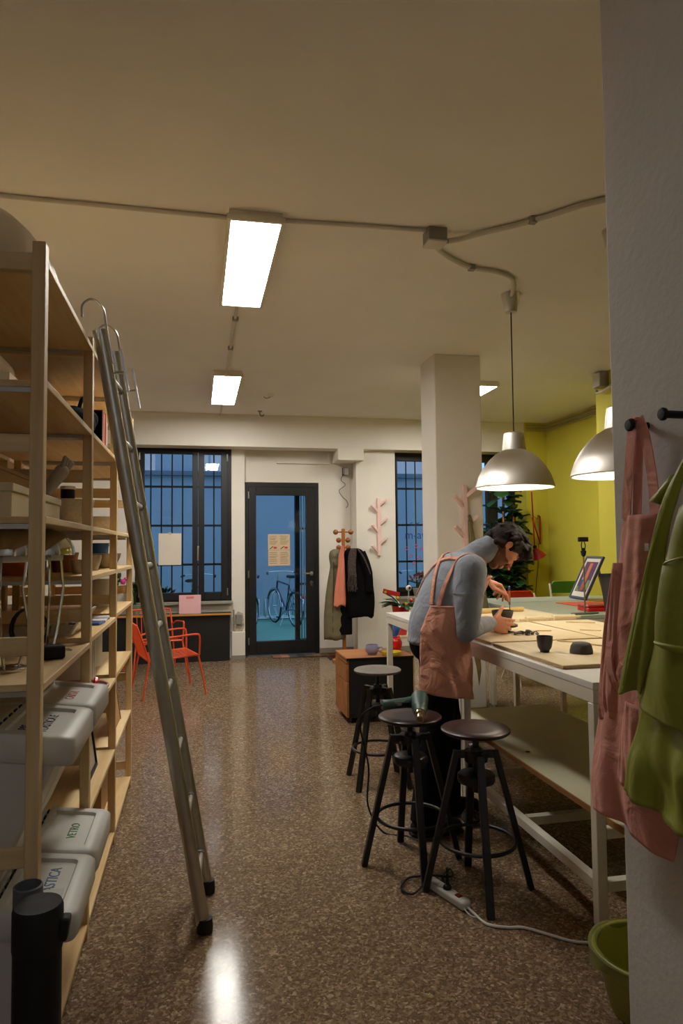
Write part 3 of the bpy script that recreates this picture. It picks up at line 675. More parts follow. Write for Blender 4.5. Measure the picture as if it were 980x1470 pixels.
for k,(y,z) in enumerate(((3.1,.066),(3.45,.066))):
    t = thing('cardboard_box',['brown cardboard box on the bottom shelf, near end of the middle bay','brown cardboard box on the bottom shelf, far end of the middle bay'][k],'box',(-.70,y,z)); part(t,'box_body', MB().box(-.15,-.13,0,.12,.13,.2+.05*k), m_card); part(t,'tape_strip', MB().box(-.151,-.025,.2+.05*k,.121,.025,.2+.05*k+.001), m_cream)
# bay 3
bowl('stoneware_bowl','grey speckled bowl on the fourth shelf in the far bay, right behind the ladder','bowl',(-.50,3.98,1.396),.085,.08,m_clayl)
bowl('stoneware_bowl','pale bowl on the third shelf from the top in the far bay','bowl',(-.55,4.1,1.593),.10,.09,m_clayl)
pot('glazed_jar','blue glazed jar on the fourth shelf near the last post','jar',(-.58,4.3,1.396),.05,.06,.12,m_blue)
t = thing('cork_board','pale cork board standing in the low far bay by the last post','board',(-.46,4.14,.481)); part(t,'board_panel', MB().prism([(-.01,0),(.008,0),(-.037,.33),(-.052,.33)],'y',-.18,.22), mat('cork',(180,140,92),.9,var=.2,vs=60)); part(t,'edge_strip', MB().prism([(.008,0),(.012,0),(-.033,.33),(-.037,.33)],'y',.2,.22), m_oak)
t = thing('cardboard_box','brown cardboard box on the bottom shelf of the far bay','box',(-.62,4.1,.066)); part(t,'box_body', MB().box(-.15,-.2,0,.12,.2,.28), m_card); part(t,'tape_strip', MB().box(-.151,-.025,.28,.121,.025,.281), m_cream)
t = thing('paint_can','white paint can on the sixth shelf of the far bay','can',(-.60,4.05,.851)); part(t,'can_body', MB().lathe([(.08,0),(.08,.18),(.076,.185)],28), m_plasticw); part(t,'lid', MB().lathe([(.077,.183),(.077,.19),(.0,.188)],28), m_steel)
t = thing('paint_can','tall white paint can on the fifth shelf of the far bay','can',(-.55,4.2,1.166)); part(t,'can_body', MB().lathe([(.06,0),(.06,.15),(.057,.155)],28), m_plasticw); part(t,'lid', MB().lathe([(.058,.153),(.058,.16),(.0,.158)],28), m_steel)
# bay 1 back items under the lamps
book_row(-.72,2.10,1.136,9,.16,lambda k:'book in the row at the back of the lamp shelf, %s, %s'%(['cream','grey','brown','white','red','dark'][k%6],['first','second','third','fourth','fifth','sixth','seventh','eighth','ninth'][k]+' from the near end'),'books behind the lamps',[m_cream,m_grey,m_card,m_paper,m_red,m_dk],(.14,.2),(.018,.035)) if False else None
t = thing('wooden_crate','low pale wooden crate at the back of the near lamp shelf','crate',(-.80,2.66,1.136))
part(t,'crate_body', MB().box(-.10,-.14,0,.02,.14,.012).box(-.10,-.14,.012,-.09,.14,.13).box(.01,-.14,.012,.02,.14,.13).box(-.09,-.14,.012,.01,-.13,.13).box(-.09,.13,.012,.01,.14,.13), m_pineX)

s2 = dup(sh,(-1.19,1.97,0),0,'second tall pine shelving unit standing back to back behind the front one')
random.seed(17)
for k,(y,z,h,d_,m,w_) in enumerate(((2.40,1.593,.16,.30,m_card,'brown cardboard'),(2.40,1.137,.22,.28,m_cream,'cream'),(3.28,1.593,.2,.3,m_card,'brown cardboard'),(3.28,1.152,.17,.3,m_grey,'grey'),(4.15,1.397,.14,.3,m_card,'brown cardboard'),(2.40,1.973,.15,.3,m_dk,'dark'),(3.28,1.973,.18,.28,m_card,'brown cardboard'),(3.28,.842,.2,.3,m_cream,'cream'),(4.15,.852,.2,.28,m_card,'brown cardboard'),(3.28,1.397,.13,.3,m_dk,'dark'))):
    t = thing('storage_box',w_+' storage box on the rear shelving unit, '+['near bay third shelf','near bay lamp-level shelf','middle bay third shelf','middle bay fifth shelf','far bay fourth shelf','near bay second shelf','middle bay second shelf','middle bay sixth shelf','far bay sixth shelf','middle bay fourth shelf'][k],'box',(-1.16,y,z))
    part(t,'box_body', MB().box(-.16,-d_,0,.14,d_,h), m, bevel=.003); part(t,'lid', MB().box(-.165,-d_-.005,h,.145,d_+.005,h+.02), m, bevel=.003)
# ================================================================ LADDER
L0 = (V((.030,2.805,.0)), V((-.368,2.742,2.335))); dl = V((.016,.31,0))
t = thing('ladder','aluminium ladder with round rails and hooks leaning on the pine shelving','ladder',(.03,2.96,0))
ax = (L0[1]-L0[0]).normalized()
for k in range(2):
    p0, p1 = L0[0]+dl*k, L0[1]+dl*k*.98
    r = part(t,'rail', MB().cone(p0+ax*.02,p1,.0265,.0265,28,sq=.8,up=(0,1,0)), m_alu, w=True, angle=50)
    sub(r,'end_cap', MB().cone(p1-ax*.004,p1+ax*.012,.0285,.0285,28,sq=.8,up=(0,1,0)), m_steel, w=True)
    sub(r,'rubber_foot', MB().lathe([(.02,.0),(.031,.003),(.032,.02),(.029,.055),(.0,.056)],22,(p0.x,p0.y,0),None), m_rubber, w=True)
nr = 9
for k in range(nr):
    z = .18+.25*k; f = z/2.335; a = L0[0].lerp(L0[1],f)
    g = part(t,'rung', MB().cone(a+V((0,.012,0)),a+dl-V((0,.012,0)),.0135,.0135,16), m_alu, w=True)
    [sub(g,'rung_collar', MB().torus(a+dl*q,.0165,.005,Matrix.Rotation(pi/2,3,'X'),18,6), m_steel, w=True) for q in (.09,.91)]
out = V((1,0,.17)).normalized()
for k in range(2):
    p = L0[1]+dl*k; base = p+out*.026-ax*.10
    h = part(t,'hook', MB().tube([base, base+ax*.13, base+ax*.19, base+ax*.225-out*.02, base+ax*.235-out*.045, base+ax*.215-out*.075, base+ax*.17-out*.083],.0045,8,smooth=5), m_steel, w=True)
    sub(h,'hook_plate', MB().bar(base-ax*.02,base+ax*.12,.006,.016,(0,1,0)), m_steel, w=True)
    q = base-ax*.06+V((0,-.004,0))
    sub(h,'lock_pin', MB().cone(q-out*.002,q+out*.045,.005,.005,8).bar(q+out*.04-ax*.08,q+out*.04+ax*.09,.008,.010,(0,1,0)), m_steel, w=True)
# ================================================================ WORK TABLES
TZ = .965
def work_table(label, x0,x1,y0,y1, top, legm, lw=.041, frame=True, loc=None):
    t = thing('work_table', label, 'table', ((x0+x1)/2,(y0+y1)/2,0), 0)
    part(t,'tabletop', MB().box(x0,y0,TZ-.028,x1,y1,TZ), top, w=True, bevel=.002)
    if frame:
        part(t,'apron_frame', MB().box(x0+.002,y0+.002,TZ-.082,x0+lw,y1-.002,TZ-.0285).box(x1-lw,y0+.002,TZ-.082,x1-.002,y1-.002,TZ-.0285).box(x0+lw,y0+.002,TZ-.082,x1-lw,y0+lw,TZ-.0285).box(x0+lw,y1-lw,TZ-.082,x1-lw,y1-.002,TZ-.0285), legm, w=True, bevel=.002)
    for x in (x0+lw/2,x1-lw/2):
        for y in (y0+lw/2,y1-lw/2):
            l = part(t,'leg', MB().box(x-lw/2,y-lw/2,.035,x+lw/2,y+lw/2,TZ-.083), legm, w=True, bevel=.003)
            sub(l,'levelling_foot', MB().cone((x,y,0),(x,y,.012),.022,.020,16).cone((x,y,.012),(x,y,.036),.009,.009,10), m_steel, w=True)
    return t
tA = work_table('white counter-height work table nearest the camera, with lower rails and a board shelf',1.50,2.64,2.42,3.785,m_whitetop,m_whitemetal)
r = MB()
for x in (1.5225,2.6175): part(tA,'lower_rail', MB().box(x-.02,2.465,.165,x+.02,3.74,.205), m_whitemetal, w=True, bevel=.002)
for y in (2.4425,3.09,3.7625): part(tA,'cross_rail', MB().box(1.545,y-.02,.165,2.595,y+.02,.205), m_whitemetal, w=True, bevel=.002)
for y in (2.4425,3.7625): part(tA,'shelf_rail', MB().box(1.545,y-.02,.365,2.595,y+.02,.403), m_whitemetal, w=True, bevel=.002)
tB = work_table('white counter-height work table behind the bending man, far leg beside the wooden drawer unit',1.50,2.64,3.80,5.385,m_whitetop,m_whitemetal)
tC = work_table('pale grey-green work table under the orange mat and phone stand',2.66,4.12,4.70,5.96,m_greentop,m_whitemetal,.035)
tD = work_table('pale grey-green work table farthest back, carrying the framed picture',2.66,4.12,5.98,6.50,m_greentop,m_whitemetal,.035)
t = thing('shelf_board','large cream painted board lying as a low shelf under the near work table','board',(1.93,3.3,.405))
part(t,'board_panel', MB().box(1.58,2.36,.405,2.30,4.28,.428), m_mdf, w=True)
part(t,'raw_edge', MB().box(1.572,2.36,.4052,1.58,4.28,.4278), m_edge, w=True)
part(t,'bolt_hole', MB().cone((1.68,3.33,.4281),(1.68,3.33,.4295),.012,.012,14), m_dk, w=True)
def board(label, x0,x1,y0,y1, z=TZ+.0005, th=.017, rz=0, m=m_ply):
    c = ((x0+x1)/2,(y0+y1)/2,z); t = thing('work_board', label, 'board', c, rz, 'plywood boards on the work tables')
    part(t,'board_face', MB().box(x0-c[0],y0-c[1],.001,x1-c[0],y1-c[1],th), m, bevel=.0015)
    part(t,'chipboard_core', MB().box(x0-c[0]-.0006,y0-c[1]-.0006,.003,x1-c[0]+.0006,y1-c[1]+.0006,th-.003), mat('board_core',(186,154,108),.8,var=.15,vs=80)); return t
board('plywood board under the dark cup and the upturned bowl',1.535,2.46,2.70,3.41)
board('plywood board under the hands of the bending man',1.535,2.19,3.455,4.27, rz=.012)
board('plywood board right of the hands, with thin sticks',2.215,2.635,3.455,4.30, rz=-.015)
board('plywood board at the back of the white table under the pale rods',1.72,2.62,4.44,5.30)
BZ = TZ+.018
# cup and bowl
def ceramic(name,label,cat,x,y,prof,m,z=BZ,n=32,wob=0,rz=0): return _at(name,MB().lathe(prof,n,wob=wob),m,label,cat,(x,y,z+.0005),None,rz,angle=50)
ceramic('cup','dark glazed cup with a narrow foot on the near plywood board','cup',1.645,3.06,[(.022,0),(.023,.008),(.026,.012),(.033,.025),(.037,.05),(.0385,.076),(.0345,.076),(.033,.05),(.028,.025),(.012,.014),(0.001,.014)],m_clayd,wob=.015)
ceramic('clay_bowl','dark grey clay bowl turned upside down right of the dark cup','bowl',1.795,2.985,[(.053,0),(.053,.012),(.048,.034),(.040,.047),(.028,.051),(.001,.052)],m_clay,wob=.012)
wp = thing('clay_bowl','dark clay bowl being carved by the man','bowl',(1.835,3.925,BZ))
part(wp,'bowl_body', MB().lathe([(.030,.0),(.034,.004),(.052,.03),(.062,.062),(.064,.082),(.057,.082),(.054,.062),(.044,.032),(.02,.012),(.001,.012)],32,wob=.012), m_clay, angle=50)
_at('banding_plate',MB().lathe([(.10,0),(.125,.006),(.128,.010),(.12,.010),(.001,.008)],40),mat('grey_blue_plate',(176,180,190),.4),'pale grey plate behind the clay bowl being carved','plate',(1.90,4.16,BZ))
for k,(x,y,s) in enumerate(((1.80,3.665,.018),(1.83,3.69,.022),(1.872,3.665,.024),(1.905,3.65,.018),(1.85,3.635,.017))):
    mb = MB(); random.seed(k+3)
    pts=[V((s*cos(a)*random.uniform(.6,1.1),s*sin(a)*random.uniform(.5,1),s*.5+s*.35*sin(a*1.5+k))) for a in [k+q*1.1 for q in range(7)]]
    mb.tube(pts,[s*.25,s*.42,s*.36,s*.42,s*.2],8,smooth=4,sq=.5); lo=min(v[2] for v in mb.v); mb.off((0,0,-lo))
    _at('clay_scrap',mb,m_clay,'curled scrap of dark clay by the man\'s hand, %s from the left'%['first','second','third','fourth','nearest and third'][k] if k<4 else 'small curled scrap of dark clay in front of the clay trimmings','clay scrap',(x,y,BZ+.0005),'clay trimmings')
def stick(label,p,q,w=.012,h=.006,m=m_pineY):
    p,q=V(p),V(q); c=(p+q)/2; L=(q-p).length
    return _at('modelling_stick',MB().box(-L/2,-w/2,0,L/2,w/2,h),m,label,'stick',(c.x,c.y,BZ+.0005),None,atan2(q.y-p.y,q.x-p.x),bevel=.002)
stick('flat wooden stick behind the upturned bowl on the near board',(1.895,3.385,0),(1.965,3.30,0),.014)
stick('wooden stick on the near board beside the hanging apron',(1.97,3.26,0),(2.06,3.06,0),.012)
stick('short pale stick on the board right of the clay scraps',(1.985,3.80,0),(2.075,3.775,0),.01)
stick('thin wooden needle tool on the board right of the hands, nearest',(2.26,3.77,0),(2.36,3.70,0),.008)
stick('thin wooden needle tool on the board right of the hands, farther',(2.40,4.17,0),(2.56,4.08,0),.008)
def rod(name,label,p,q,r,m,z=BZ):
    p,q=V((p[0],p[1],z+r+.0005)),V((q[0],q[1],z+r+.0005)); return solo(name,MB().cone(p,q,r,r,18),m,label,name.replace('_',' '),None,((p+q)/2)[:],bevel=.003)
rod('wooden_rod','pale yellow wooden rod across the far board behind the hands',(2.04,4.88),(2.50,4.98),.017,mat('pale_rod',(226,198,130),.5))
rod('guide_strip','flat pale strip behind the man\'s near hand',(1.98,4.36),(2.18,4.40),.010,m_ply,TZ)
def rolling_pin(label,p,q):
    p,q=V(p),V(q); d=(q-p).normalized(); c=(p+q)/2; t=thing('rolling_pin',label,'rolling pin',(c.x,c.y,TZ+.001),0,'rolling pins')
    a,b_=V((p.x,p.y,TZ+.024)),V((q.x,q.y,TZ+.024)); part(t,'roller',MB().cone(a,b_,.022,.022,22),m_plyX,w=True,bevel=.003)
    for e,s in ((a,-1),(b_,1)): part(t,'handle',MB().cap(e+d*s*.001,.009,e+d*s*.04,.011),m_plyX,w=True)
    return t
rolling_pin('short pale rolling pin behind the clay scraps',(2.20,4.345,0),(2.33,4.36,0)); rolling_pin('long pale rolling pin farther right behind the clay scraps',(2.42,4.385,0),(2.60,4.40,0))
_at('trowel_knife',MB().prism([(-.06,0),(.03,-.012),(.06,0),(.03,.012)],'z',0,.004),m_steel,'small metal scraper beside the man\'s near hand','scraper',(1.96,4.315,BZ-.016+.0),None,.3)
# phone stand, mat, box, bin, picture
t = thing('phone_stand','slim phone stand with a black phone clamp on the grey-green table','phone stand',(2.92,4.79,TZ))
part(t,'base', MB().prism([(-.11,-.03),(.02,-.05),(.12,.0),(.02,.05),(-.11,.02)],'z',0.0005,.012), mat('stand_base',(92,96,80),.5), bevel=.003)
part(t,'pole', MB().cone((0,0,.012),(0,0,.455),.006,.006,12), mat('brass_pole',(150,132,96),.35,.8))
cl = part(t,'clamp', MB().lathe([(.006,.44),(.016,.452),(.022,.478),(.022,.486),(.01,.492),(.008,.51)],16).tube([(-.012,0,.49),(-.016,0,.53),(-.010,0,.555)],.004,8).tube([(.012,0,.49),(.018,0,.53),(.010,0,.555)],.004,8), m_dk)
part(t,'phone_holder', MB().obox((0,0,.575),(.082,.022,.036)), m_dk, bevel=.004)
random.seed(5)
t = thing('cutting_mat','bright orange patterned mat on the grey-green table','mat',(3.50,5.45,TZ))
part(t,'mat_sheet', MB().box(-.28,-.30,.0005,.28,.32,.006), mat('orange_mat',(226,74,30),.6), bevel=.002)
b = MB()
for k in range(14): x,y=random.uniform(-.25,.18),random.uniform(-.27,.27); b.box(x,y,.006,x+random.uniform(.03,.09),y+.02,.0075)
part(t,'printed_pattern', b, mat('mat_print',(206,150,170),.6))
t = thing('tool_case','flat dark red case beside the phone stand','case',(3.18,5.02,TZ)); part(t,'case_body', MB().box(-.14,-.08,.0005,.14,.08,.03), m_red, bevel=.006); part(t,'lid', MB().box(-.14,-.08,.032,.14,.08,.05), m_redlamp, bevel=.006)
t = thing('fabric_bin','dark grey upright bin partly hidden by the hanging pink apron','bin',(3.26,4.86,TZ))
part(t,'bin_wall', MB().loft([[(-.075,-.075,.0005),(.075,-.075,.0005),(.075,.075,.0005),(-.075,.075,.0005)],[(-.10,-.10,.29),(.10,-.10,.285),(.10,.10,.29),(-.10,.10,.295)],[(-.09,-.09,.29),(.09,-.09,.285),(.09,.09,.29),(-.09,.09,.295)],[(-.065,-.065,.01),(.065,-.065,.01),(.065,.065,.01),(-.065,.065,.01)]]), mat('charcoal_felt',(52,48,50),.9,bump=.2))
part(t,'folded_rim', MB().box(-.104,-.104,.275,.104,-.10,.30).box(-.104,.10,.275,.104,.104,.30).box(-.104,-.10,.275,-.10,.10,.30).box(.10,-.10,.275,.104,.10,.30), m_dk)
t = thing('picture_frame','grey framed colourful picture leaning back on the far grey-green table','picture',(3.64,6.10,TZ+.006),0)
A = Matrix.Translation((0,0,0)) @ Matrix.Rotation(radians(30),4,'Y')
A = Matrix.Rotation(radians(-6),4,'Z') @ Matrix.Rotation(radians(26),4,'Y')
hw, hh = .175,.455
fr = MB().box(-.012,-hw,.0,.012,-hw+.022,hh).box(-.012,hw-.022,0,.012,hw,hh).box(-.012,-hw+.022,0,.012,hw-.022,.022).box(-.012,-hw+.022,hh-.022,.012,hw-.022,hh)
part(t,'frame', fr.xf(A), mat('slate_frame',(70,82,98),.5), bevel=.002)
part(t,'mount', MB().box(-.004,-hw+.022,.022,.008,hw-.022,hh-.022).xf(A), m_paper)
pic = part(t,'artwork', MB().box(-.0055,-hw+.055,.075,-.004,hw-.055,hh-.06).xf(A), mat('picture_purple',(88,44,84),.5,var=.35,vs=14))
for (y0,y1,z0,z1,c) in ((-.03,.03,.09,.38,(196,110,70)),(.03,.075,.09,.25,(40,80,150)),(-.02,.04,.085,.17,(206,70,40)),(.04,.11,.08,.13,(120,150,80)),(-.11,-.06,.1,.2,(120,150,90)),(.045,.065,.20,.235,(240,220,120))):
    sub(pic,'colour_patch', MB().box(-.0065,y0,z0,-.0055,y1,z1).xf(A), mat('patch',c,.5,var=.2,vs=20))
part(t,'easel_back', MB().bar((.215,0,.36),(.30,0,.004),.05,.006,(1,0,0)), m_card)

# ================================================================ STOOLS
def make_stool(label, loc, rz, hs):
    t = thing('bar_stool', label, 'stool', loc, rz, 'black round-seat stools')
    part(t,'seat', MB().lathe([(.02,hs-.022),(.142,hs-.022),(.151,hs-.014),(.152,hs-.006),(.145,hs),(.08,hs-.003),(.001,hs-.004)],44), m_seat, angle=50)
    part(t,'screw_post', MB().cone((0,0,.42),(0,0,hs-.022),.014,.014,16).cone((0,0,hs-.03),(0,0,hs-.022),.05,.055,20), m_stool)
    part(t,'hub', MB().cone((0,0,.555),(0,0,.60),.05,.05,24).cone((0,0,.60),(0,0,.615),.03,.025,18), m_stool)
    part(t,'lower_disc', MB().lathe([(.02,.465),(.078,.465),(.082,.475),(.082,.495),(.074,.503),(.02,.503)],28), m_stool, angle=50)
    for k in range(4):
        a = pi/4+k*pi/2; c,s = cos(a),sin(a)
        l = part(t,'leg', MB().bar((.04*c,.04*s,.585),(.098*c,.098*s,.585),.030,.030).bar((.085*c,.085*s,.600),(.232*c,.232*s,0.0),.032,.026,(c,s,0)), m_stool, bevel=.003)
    part(t,'footrest_ring', MB().torus((0,0,.215),.163,.0085,None,52,10), m_stool)
    return t
make_stool('black round-seat stool nearest the camera, beside the near table leg',(1.20,2.87,0),radians(34),.70)
make_stool('black round-seat stool carrying the green heat gun',(1.0,3.19,0),radians(42),.69)
make_stool('black round-seat stool with worn grey seat, in front of the wooden drawer unit',(1.135,4.30,0),radians(-2),.715)
for o in bpy.data.objects:
    if o.name.startswith('seat') and o.parent and 'worn grey' in o.parent.get('label',''):
        o.data = o.data.copy(); o.data.materials.clear(); o.data.materials.append(mat('worn_grey_seat',(112,106,100),.55,var=.1,vs=10))

# heat gun
t = thing('heat_gun','green heat gun lying on the middle stool, steel nozzle toward the camera','heat gun',(1.02,3.11,.690))
bd = V((-.30,-.92,-.24)).normalized(); p = V((.02,.05,.080))
part(t,'motor_housing', MB().cap(p,.042,p+bd*.10,.036,20).cone(p+bd*.10,p+bd*.145,.036,.026,20), m_teal, angle=60)
part(t,'vent_cap', MB().cone(p-bd*.03,p-bd*.046,.030,.022,18), m_dk)
part(t,'nozzle', MB().cone(p+bd*.14,p+bd*.165,.024,.024,20).cone(p+bd*.16,p+bd*.20,.018,.017,20).lathe([(.017,0),(.0175,.004),(.012,.004),(.011,-.02)],18,p+bd*.20,bd.to_track_quat('Z','Y').to_matrix()), mat('nozzle_steel',(186,168,140),.25,1))
hd = V((-1,-.10,-.02)).normalized(); q = p+V((-.02,.0,-.012))
hn = part(t,'handle', MB().loft([[q+hd*L+V((0,cos(a)*ry,sin(a)*rz_)) for a in [2*pi*i/16 for i in range(16)]] for L,ry,rz_ in ((0,.030,.030),(.05,.024,.024),(.12,.025,.023),(.165,.027,.025),(.172,.02,.02))]), m_teal, angle=60)
sub(hn,'trigger', MB().obox(q+hd*.06+V((0,-.024,0)),(.04,.012,.018)), m_dk, bevel=.003)
sub(hn,'label_plate', MB().obox(q+hd*.09+V((0,-.0235,.006)),(.05,.004,.02)), m_grey)
e = t.location+q+hd*.172
cb = solo('black_cable', MB().tube([e,e+V((-.05,0,-.01)),e+V((-.10,.03,-.08)),(.80,3.22,.45),(.84,3.40,.20),(.95,3.52,.012),(1.06,3.44,.012),(1.10,3.30,.012),(1.02,3.12,.012),(1.00,3.03,.012),(.93,3.02,.012),(.87,2.94,.012),(.90,2.88,.012),(.96,2.93,.012),(1.02,3.02,.012),(1.12,2.99,.012),(1.14,3.06,.012),(1.08,2.99,.012),(1.058,2.868,.03),(1.050,2.850,.115),(1.047,2.843,.100)],.0045,8,smooth=6), m_rubber, 'black cord running from the heat gun down to the white power strip','cord')
# power strip
t = thing('power_strip','white power strip on the terrazzo floor in front of the near stool','power strip',(1.047,2.842,0),atan2(2.742-2.935,1.063-.995))
part(t,'strip_body', MB().box(-.125,-.026,0,.125,.026,.036), m_plasticw, bevel=.010, seg=3)
for x in (-.08,-.035): part(t,'socket', MB().lathe([(.018,.0362),(.019,.037),(.017,.037),(.015,.030)],20,(x,0,0)), m_whitetop)
part(t,'switch', MB().box(.06,-.010,.035,.085,.010,.041), mat('switch_red',(120,24,20),.4))
part(t,'cable_clip', MB().tube([(.125,-.016,.012),(.165,-.022,.004),(.185,-.010,.004),(.165,.004,.004),(.125,0,.012)],.003,6,smooth=3), m_plasticw)
t2 = thing('power_plug','black plug standing in the white power strip','plug',(1.047,2.842,.0365))
part(t2,'plug_base', MB().lathe([(.018,.001),(.019,.006),(.015,.014),(.009,.018)],20), m_dk); part(t2,'plug_grip', MB().cone((0,0,.016),(0,0,.062),.008,.006,12), m_dk)
solo('extension_cable', MB().tube([(1.090,2.720,.014),(1.10,2.695,.007),(1.12,2.60,.007),(1.19,2.56,.007),(1.25,2.545,.007),(1.32,2.48,.007),(1.40,2.41,.007),(1.54,2.375,.007),(1.75,2.33,.007),(2.4,2.3,.007)],.0055,8,smooth=5), m_plasticw, 'white extension cable running right from the power strip along the floor','cable')
# cable tangle by table foot
coil('cable_coil','small black cable tangle on the floor under the near table edge',(1.44,3.55,.001),.045,3,(.5,.3,0))
# waste bin
t = thing('waste_bin','yellow-green waste bin with a plastic liner at the bottom right by the grey wall','bin',(1.43,2.02,0))
t.scale = (1.06,1.06,.64)
m_wb = mat('lime_plastic',(176,176,70),.35,trans=.25)
part(t,'bin_wall', MB().lathe([(.115,0),(.12,.01),(.16,.285),(.172,.292),(.172,.30),(.165,.305),(.154,.30),(.152,.28),(.112,.02),(.001,.02)],36), m_wb, angle=60)
part(t,'liner', MB().grid(lambda u,v: ((.178-.0*v)*cos(2*pi*u)*(1.0 if v>.3 else .86)*(1+.012*sin(14*pi*u+6*v)), .178*sin(2*pi*u)*(1.0 if v>.3 else .86)*(1+.012*sin(14*pi*u)), .312-.10*abs(v-.3)*(1+.25*sin(10*pi*u)) if v>.3 else .25+.062*v/.3),40,9,True), mat('liner_film',(190,196,120),.2,trans=.7), angle=80)
# ================================================================ THE MAN AT THE TABLE
from mathutils.bvhtree import BVHTree
man = thing('person','man in blue-grey turtleneck and terracotta apron bending over the table to carve a clay bowl','person',(1.27,3.60,0))
o0 = V(man.location)
def mpart(name, mb, voxel, m, smooth=6, factor=.5):
    mb.off(-o0); return remeshed(name, mb, voxel, m, man, smooth, factor)
hu = V((.9,0,.42)).normalized(); hf = V((.42,0,-.9)).normalized(); hs = V((0,-1,0))
hc = V((1.695,3.60,1.492)); HM = Matrix((hs,hf,hu)).transposed()
def H(x,y,z): return hc + HM @ V((x,y,z))
# joints
shN, elN, wrN = V((1.415,3.405,1.37)), V((1.378,3.375,1.065)), V((1.652,3.690,1.056))
shF, elF, wrF = V((1.48,3.80,1.375)), V((1.545,3.985,1.185)), V((1.700,3.880,1.288))
hipN, knN, anN = V((1.27,3.505,.93)), V((1.235,3.475,.50)), V((1.165,3.465,.095))
hipF, knF, anF = V((1.31,3.695,.93)), V((1.375,3.715,.50)), V((1.37,3.72,.095))
def hand(mb, wrist, u, v, n, curls, lens, size=1.0, thumb=None, spread=.0, yaw=0):
    """u: wrist to knuckles, v: toward thumb side, n: out of the palm"""
    u,v,n = V(u).normalized(), V(v).normalized(), V(n).normalized()
    kn = []
    for k in range(4):
        off = (.030-.0205*k)*size
        b = wrist + u*((.088-.004*abs(k-1))*size) + v*off
        mb.cap(wrist+u*.012*size+v*off*.55, .0155*size, b, .0125*size, 12); kn.append(b)
    mb.ell(wrist+u*.05*size, (.043*size,.044*size,.017*size), Matrix((u,v,n)).transposed())
    for k,b in enumerate(kn):
        a = 0; p = b; d = (u+v*spread*(1.5-k)).normalized()
        for s in range(3):
            a += curls[k][s]; dd = (d*cos(a)+n*sin(a)).normalized(); L = lens[k]*size*(.45,.31,.24)[s]
            q = p+dd*L; mb.cap(p,(.0098-.0011*s)*size,q,(.0092-.0012*s)*size,10); p = q
    p0 = wrist+u*.022*size+v*.024*size
    mb.cap(p0,.017*size,thumb[0],.0125*size,12); mb.cap(thumb[0],.0118*size,thumb[1],.0105*size,12); mb.cap(thumb[1],.0104*size,thumb[2],.0085*size,12)
B = MB()
# head and face
B.ell(H(0,-.012,.032),(.077,.097,.088),HM); B.ell(H(0,.03,.0),(.067,.068,.085),HM); B.ell(H(0,.030,-.055),(.058,.058,.060),HM)
B.ell(H(0,.070,-.098),(.026,.022,.020),HM); B.cap(H(-.048,.0,-.065),.018,H(-.018,.066,-.102),.017); B.cap(H(.048,.0,-.065),.018,H(.018,.066,-.102),.017)
B.ell(H(0,.082,.034),(.052,.020,.014),HM)
for s in (-1,1):
    B.ell(H(s*.042,.068,-.022),(.026,.024,.024),HM); B.ell(H(s*.031,.083,.010),(.016,.012,.010),HM)
    B.ell(H(s*.077,-.006,-.004),(.008,.015,.027),HM); B.torus(H(s*.083,-.010,.000),.0165,.005,HM @ Matrix.Rotation(pi/2,3,'Y') @ Matrix.Diagonal((1.35,.85,1)),18,6)
    B.ell(H(s*.012,.112,-.032),(.010,.010,.008),HM)
B.cap(H(0,.092,.018),.0085,H(0,.122,-.026),.0125); B.ell(H(0,.122,-.030),(.012,.011,.010),HM)
B.ell(H(0,.094,-.060),(.024,.013,.007),HM); B.ell(H(0,.092,-.072),(.021,.013,.008),HM); B.ell(H(0,.086,-.048),(.026,.014,.012),HM)
B.cap(H(0,-.030,-.045),.056,V((1.535,3.60,1.445)),.060,18)
# torso, arms and legs under the clothes
B.cap((1.50,3.60,1.40),.085,(1.40,3.60,1.30),.115); B.ell((1.41,3.60,1.31),(.11,.17,.13)); B.cap((1.40,3.60,1.28),.11,(1.29,3.60,1.02),.115); B.ell((1.285,3.60,.98),(.115,.15,.11))
for a,b_,c in ((shN,elN,wrN),(shF,elF,wrF)): B.cap(a,.052,b_,.042); B.cap(b_,.042,c,.028)
B.cap(V((1.46,3.60,1.39)),.07,shN,.055); B.cap(V((1.46,3.60,1.39)),.07,shF,.055)
for a,b_,c in ((hipN,knN,anN),(hipF,knF,anF)): B.cap(a,.078,b_,.052); B.cap(b_,.050,c,.036); B.cap(c,.036,c+V((.04,0,-.045)),.034); B.cap(c+V((-.03,0,-.05)),.030,c+V((.15,0,-.06)),.026)
# near hand cups the bowl, thumb up
uN = V((.96,.22,-.20)).normalized(); nN = V((-.22,.97,.0)); nN = (nN-uN*nN.dot(uN)).normalized(); vN = nN.cross(uN).normalized(); vN = vN if vN.z>0 else -vN
cN = [(.05,.22,.2),(.10,.28,.25),(.18,.32,.25),(.28,.36,.3)]
hand(B, wrN, uN, vN, nN, cN, (.078,.084,.078,.062), 1.12, (wrN+uN*.055+vN*.060+nN*.012, wrN+uN*.080+vN*.090+nN*.028, wrN+uN*.100+vN*.104+nN*.046), .05)
